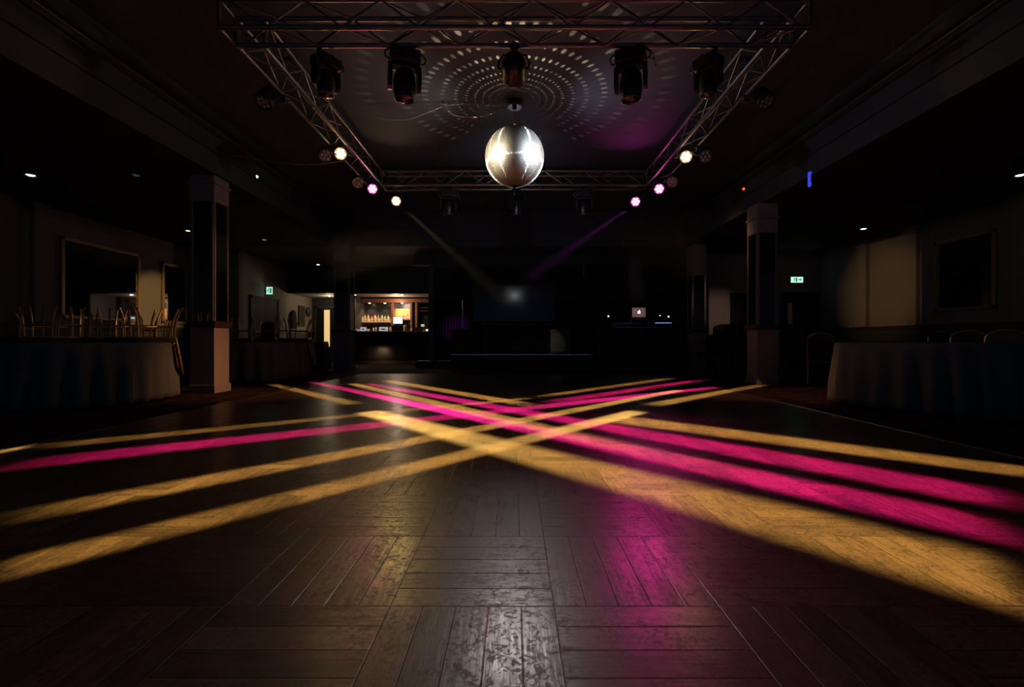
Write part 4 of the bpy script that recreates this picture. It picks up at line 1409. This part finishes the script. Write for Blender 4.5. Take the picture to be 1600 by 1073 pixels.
y0, y1 = on_left_wall(466), on_left_wall(475.5)
t = thing('notice_board', 'dark notice board on the beige foyer wall', 'notice board', (-XJ, (y0 + y1) / 2, 1.3))
h_ = (y1 - y0) / 2
MB().box((0, -h_, 0), (0.03, h_, 0.72), 0.006).build('board', M_WOODD, t)
MB().box((0.03, -h_ + 0.05, 0.05), (0.034, h_ - 0.05, 0.67)).build('felt', pbr('brown_felt', (0.06, 0.05, 0.03), 0.9), t)
yc = on_left_wall(480.5)
t = thing('wall_clock', 'round black clock on the foyer wall', 'clock', (-XJ, yc, CH + (CY - 487) / F * yc))
RY = Matrix.Rotation(PI / 2, 4, 'Y')
MB().lathe([(0.16, 0), (0.17, 0.02), (0.16, 0.05), (0.13, 0.05), (0.125, 0.035)], 28, RY).build('rim', M_PLASTIC, t)
MB().lathe([(0.001, 0.036), (0.128, 0.036)], 28, RY, cap=False).build('dial', M_GREYMET, t)
MB().tube([(0.042, 0, 0), (0.042, 0.05, 0.06)], 0.006).tube([(0.042, 0, 0), (0.042, -0.03, 0.09)], 0.005).build('hand', M_WHITE, t)
yc = on_left_wall(456)
t = thing('coat', 'dark red coat hanging on the foyer wall', 'coat', (-XJ + 0.09, yc, 1.2))
t.scale = (0.75, 0.75, 0.72)
prof = [(0.02, 0.85), (0.06, 0.83), (0.15, 0.76), (0.17, 0.5), (0.18, 0.2), (0.17, 0.0), (0.1, -0.02), (0.0, 0.01), (-0.1, -0.02), (-0.17, 0.0), (-0.18, 0.2), (-0.17, 0.5), (-0.15, 0.76), (-0.06, 0.83), (-0.02, 0.85)]
MB().prism(prof, 0.10, Matrix.Rotation(PI / 2, 4, 'Z')).build('body', pbr('red_coat', (0.018, 0.005, 0.005), 0.9, bump=0.3, scale=12), t)
for sy in (-1, 1):
    MB().tube(smooth_path([(-0.05, sy * 0.13, 0.74), (-0.05, sy * 0.2, 0.5), (-0.05, sy * 0.21, 0.2)]), [0.05] * 7 + [0.045] * 5 + [0.04], 10).build('sleeve', pbr('red_coat', (0, 0, 0)), t)
MB().tube([(-0.05, 0, 0.84), (-0.05, 0, 0.92), (-0.085, 0, 0.92)], 0.006).build('hanger', M_CHROME, t)
t = thing('light_switch', 'pale switch plate on the wall right of the exit doors', 'switch', (-XJ, on_left_wall(443), 1.3))
MB().box((0, -0.05, -0.06), (0.012, 0.05, 0.06), 0.004).build('plate', M_WHITE, t)
MB().box((0.012, -0.02, -0.025), (0.018, 0.02, 0.025), 0.002).build('rocker', M_WHITE, t)

# ------------------------------------------------------------------ stage
sx0, sx1 = W(705, 0, 13).x, 2.36
t = thing('stage', 'low black stage platform with a pale front edge', 'stage', ((sx0 + sx1) / 2, 13.0, 0))
hw = (sx1 - sx0) / 2
MB().box((-hw, 0.03, 0), (hw, 3.49, 0.36)).build('riser', M_BLACK, t)
MB().box((-hw, 0, 0.36), (hw, 3.49, 0.395), 0.006).build('deck', pbr('stage_deck', (0.03, 0.028, 0.028), 0.5), t)
MB().box((-hw, -0.012, 0.372), (hw, 0.0, 0.4)).build('edge_strip', M_CHROME, t)
t = thing('stage_step', 'low black step at the left end of the stage', 'step', (-2.25, 13.02, 0))
MB().box((-0.55, 0, 0), (0.42, 0.6, 0.2), 0.006).build('tread', M_BLACK, t)
MB().box((-0.55, -0.008, 0.18), (0.42, 0.0, 0.2)).build('edge_strip', M_GREYMET, t)
# pillar strip framing the stage
struct('column_stage', MB().box((W(671, 0, 13.5).x, 13.4, 0), (W(678, 0, 13.5).x, 13.6, ZL), 0.006), pbr('blue_grey_paint', (0.09, 0.10, 0.13), 0.6))
struct('beam_stage', MB().box((-2.9, 13.2, 2.95), (5.3, 13.5, ZL)), M_BLACK)
# screen
sy = 15.9
x0, x1 = W(740, 0, sy).x, W(865.5, 0, sy).x
z0, z1 = CH + (CY - 501) / F * sy, CH + (CY - 446) / F * sy
t = thing('display_screen', 'large dark glossy screen at the back of the stage', 'screen', ((x0 + x1) / 2, sy, z0))
w_ = (x1 - x0) / 2
MB().box((-w_ - 0.04, 0, -0.04), (w_ + 0.04, 0.08, z1 - z0 + 0.04), 0.008).build('bezel', M_PLASTIC, t)
MB().box((-w_, -0.006, 0), (w_, 0.001, z1 - z0)).build('panel', pbr('screen_glass', (0.03, 0.028, 0.034), 0.13, 0.0, spec=0.5), t)
for sx in (-1, 1):
    MB().box((sx * 0.7 - 0.05, 0.02, -z0 + 0.4), (sx * 0.7 + 0.05, 0.08, 0)).build('stand_leg', M_BLKMET, t)
# bench and boxes on the stage
t = thing('stage_bench', 'long black bench under the screen', 'bench', (W(808, 0, 14.9).x, 14.9, 0.395))
MB().box((-1.12, -0.3, 0.04), (1.12, 0.3, 0.9), 0.01).build('body', M_BLACK, t)
MB().box((-1.16, -0.33, 0.9), (1.16, 0.33, 0.94), 0.008).build('top', M_WOODD, t)
for px, lab in ((723, 'left'), (876, 'right')):
    t = thing('loudspeaker', 'black loudspeaker standing on the %s side of stage' % lab, 'loudspeaker', (W(px, 0, 13.7).x, 13.7, 0.395))
    MB().box((-0.30, -0.2, 0.02), (0.30, 0.25, 0.72), 0.012).build('cabinet', pbr('speaker_black', (0.02, 0.022, 0.026), 0.55, bump=0.3, scale=150), t)
    MB().box((-0.26, -0.215, 0.06), (0.26, -0.2, 0.68), 0.006).build('grille', pbr('speaker_grille', (0.03, 0.032, 0.036), 0.45, 0.4, bump=0.5, scale=200), t)
    MB().box((-0.06, -0.22, 0.08), (0.06, -0.215, 0.11)).build('badge', M_GREYMET, t)
    p = thing('microphone_stand' if lab == 'left' else 'light_pole', ('thin chrome microphone stand behind the left stage loudspeaker' if lab == 'left' else 'thin dark pole behind the right stage loudspeaker'), 'stand', (W(px, 0, 14.1).x, 14.1, 0.395))
    MB().tube([(0, 0, 0.02), (0, 0, 1.65)], 0.013, 8).build('pole', M_CHROME if lab == 'left' else M_BLACK, p)
    MB().lathe([(0.14, 0), (0.14, 0.015), (0.02, 0.03)], 18).build('base', M_BLKMET, p)
    MB().ball(Vector((0, -0.02, 1.66)), 0.028, 8).build('head', M_BLKMET, p)
t = thing('hanging_tube_light', 'thin vertical gilt tube hanging above the stage', 'tube', (W(912, 0, 13.15).x, 13.15, CH + (CY - 432) / F * 13.15))
MB().tube([(0, 0, 0), (0, 0, 0.18)], 0.016, 8).build('lower_tube', M_GOLD, t)
MB().tube([(0, 0, 0.2), (0, 0, 0.38)], 0.016, 8).build('upper_tube', M_GOLD, t)
MB().tube([(0, 0, 0.38), (0, 0, 0.39 + 0.5)], 0.004, 6).build('wire', M_BLKMET, t)


# curtains
def curtain(x0, x1, y, z0, z1, label, folds):
    n, rows = folds * 8, 6
    vs, fs = [], []
    for j in range(rows + 1):
        for i in range(n + 1):
            f = i / n
            a = 2 * PI * folds * f
            amp = 0.05 + 0.015 * math.sin(7 * f * PI)
            vs.append((x0 + (x1 - x0) * f + 0.01 * math.sin(2 * a), y + amp * math.sin(a) * (0.7 + 0.3 * j / rows), z1 + (z0 - z1) * j / rows))
    for j in range(rows):
        for i in range(n):
            a = j * (n + 1) + i
            fs.append((a, a + 1, a + n + 2, a + n + 1))
    o = MB().add(vs, fs, True).build('curtain', M_CURT)
    md = o.modifiers.new('thickness', 'SOLIDIFY')
    md.thickness = 0.006
    return tag(o, label, 'curtain')


curtain(2.5, 5.2, 14.35, 0.02, 3.1, 'black pleated curtain behind the booth', 26)
curtain(-2.6, -1.55, 16.2, 0.42, 2.94, 'black pleated curtain left of the screen', 10)
curtain(1.5, 2.3, 16.2, 0.42, 2.94, 'black pleated curtain right of the screen', 8)

# ------------------------------------------------------------------ DJ booth
BYD = 12.3
bx0, bx1 = W(936, 0, BYD).x, W(1073, 0, BYD).x
t = thing('dj_booth', 'tall black booth counter right of the stage', 'booth', ((bx0 + bx1) / 2, BYD, 0))
hw = (bx1 - bx0) / 2
MB().box((-hw, 0, 0), (hw, 0.06, 1.08)).box((-hw, 0.06, 0), (-hw + 0.05, 0.75, 1.08)).box((hw - 0.05, 0.06, 0), (hw, 0.75, 1.08)).build('front_panel', M_BLACK, t)
MB().box((-hw - 0.01, -0.02, 1.08), (hw + 0.01, 0.78, 1.12), 0.006).build('top', M_BLACK, t)
MB().box((-hw, -0.012, 0.3), (-hw + 0.015, 0.0, 1.08)).build('edge_strip', M_GREYMET, t)
ZD = 1.12
dxy = BYD + 0.35
t = thing('dj_controller', 'black mixing deck with pale end cheeks on the booth', 'mixing deck', (W(1001, 0, dxy).x, dxy, ZD))
hw = 41.5 / F * dxy
MB().box((-hw, -0.17, 0.012), (hw, 0.2, 0.13), 0.006).build('body', M_PLASTIC, t)
for sx in (-1, 1):
    MB().box((sx * hw, -0.19, 0.0), (sx * (hw + 0.03), 0.22, 0.15), 0.006).build('end_cheek', pbr('pale_cheek', (0.35, 0.3, 0.3), 0.4, 0.5), t)
MB().box((-hw + 0.04, -0.178, 0.115), (hw * -0.05, -0.17, 0.13)).box((-hw + 0.04, -0.178, 0.015), (hw - 0.05, -0.17, 0.028)).build('trim_strip', M_CHROME, t)
led = pbr('blue_led', (0.4, 0.5, 1), 0.3, emis=(0.35, 0.45, 1.0), power=1.3)
for k in range(9):
    MB().box((0.36 + k * 0.05, -0.18, 0.132), (0.385 + k * 0.05, -0.15, 0.148), 0.003).build('blue_led', led, t)
for sx in (-0.85, 0.55):
    MB().lathe([(0.15, 0), (0.15, 0.015), (0.02, 0.02)], 24, Matrix.Translation((sx * 0.6, 0.02, 0.13))).build('jog_wheel', M_GREYMET, t)
t = thing('laptop_stand', 'thin black stand holding the laptop over the deck', 'stand', (W(998, 0, 12.75).x, 12.75, ZD + 0.13))
for sx in (-0.15, 0.15):
    MB().tube([(sx, 0, -0.13), (sx, 0, 0.17), (sx, -0.06, 0.165)], 0.008, 6).build('arm', M_BLKMET, t)
MB().box((-0.17, -0.07, 0.165), (0.17, 0.16, 0.175)).build('tray', M_BLKMET, t)
t = thing('laptop', 'silver open laptop with a glowing emblem on its lid', 'laptop', (W(998, 0, 12.72).x, 12.72, CH + (CY - 495.3) / F * 12.72))
ml = pbr('laptop_alloy', (0.55, 0.45, 0.45), 0.4, 0.3, emis=(1.0, 0.7, 0.7), power=0.0)
MB().box((-0.18, -0.02, -0.005), (0.18, 0.23, 0.012), 0.005).build('keyboard_base', ml, t)
lid = MB().box((-0.183, -0.03, 0.012), (0.183, -0.018, 0.26), 0.005).build('lid', ml, t)
# fruit-shaped emblem with a bite and a leaf
out = []
for k in range(26):
    a = 2 * PI * k / 26
    r = 0.036 * (1 + 0.05 * math.cos(2 * a)) - 0.009 * max(0, math.cos(a - PI / 2)) ** 8 - 0.005 * max(0, math.cos(a + PI / 2)) ** 8
    x, z = r * math.cos(a), r * math.sin(a)
    dx, dz = x - 0.047, z - 0.008
    dd = math.hypot(dx, dz)
    if dd < 0.02:
        x, z = 0.047 + dx / dd * 0.02, 0.008 + dz / dd * 0.02
    out.append((x, z + 0.13))
em_ = MB().prism(out, 0.003, Matrix.Translation((0, -0.033, 0)))
em_.prism([(0.002, 0.168), (0.014, 0.176), (0.018, 0.19), (0.006, 0.182)], 0.003, Matrix.Translation((0, -0.033, 0)))
em_.build('emblem', pbr('glowing_emblem', (1, 1, 1), 0.3, emis=(1, 0.97, 0.95), power=6), lid, 'glowing white emblem')
MB().box((-0.165, -0.0175, 0.03), (0.165, -0.0165, 0.245)).build('screen', pbr('laptop_screen', (0.1, 0.1, 0.12), 0.3, emis=(0.5, 0.55, 0.7), power=0.4), lid)
for px, py, col, lab in ((950.5, 494, (1, 0.95, 0.95), 'small white lamp on a gooseneck at the left of the booth'), (1044.5, 494.5, (1, 0.55, 0.6), 'small pink lamp on a gooseneck at the right of the booth'),
                         (1031, 493, (0.6, 0.65, 1), 'tiny blue-white lamp on a gooseneck beside the pink one')):
    d_ = 12.5
    p = W(px, py, d_)
    t = thing('gooseneck_lamp', lab, 'lamp', (p.x, d_, ZD))
    hh = p.z - ZD
    MB().tube(smooth_path([(0.05, 0.1, 0), (0.06, 0.1, hh * 0.6), (0.04, 0.05, hh), (0, 0, hh)]), 0.006, 6).build('neck', M_BLKMET, t)
    MB().lathe([(0.04, 0), (0.04, 0.012)], 14, Matrix.Translation((0.05, 0.1, 0))).build('base', M_BLKMET, t)
    MB().ball(Vector((0, -0.01, hh)), 0.02 if py != 493 else 0.013, 8).build('bulb', pbr('tiny_bulb_%g' % px, (1, 1, 1), 0.3, emis=col, power=3.0), t)
t = thing('headphones', 'dark headphones lying at the right of the booth', 'headphones', (W(1062, 0, 12.5).x, 12.5, ZD))
for sx in (-0.08, 0.08):
    MB().lathe([(0.04, 0), (0.045, 0.01), (0.035, 0.035)], 16, Matrix.Translation((sx, 0, 0))).build('ear_cup', M_PLASTIC, t)
MB().tube(smooth_path([(-0.08, 0, 0.03), (-0.07, 0.1, 0.035), (0, 0.14, 0.035), (0.07, 0.1, 0.035), (0.08, 0, 0.03)]), 0.009, 6).build('headband', M_GREYMET, t)

# black cabinet with a metal corner strip in front of the doorway
t = thing('lectern_cabinet', 'black cabinet with a pale corner strip beside the right pillar', 'cabinet', (W(1163, 0, 11.0).x, 11.0, 0))
MB().box((-0.27, 0, 0.03), (0.3, 0.4, 1.18), 0.005).build('body', M_BLACK, t)
MB().box((-0.21, -0.015, 0.03), (-0.19, 0.0, 1.18)).build('corner_strip', M_BRASS, t)
MB().box((-0.3, -0.02, 0), (0.32, 0.42, 0.03)).build('base_plate', M_GREYMET, t)
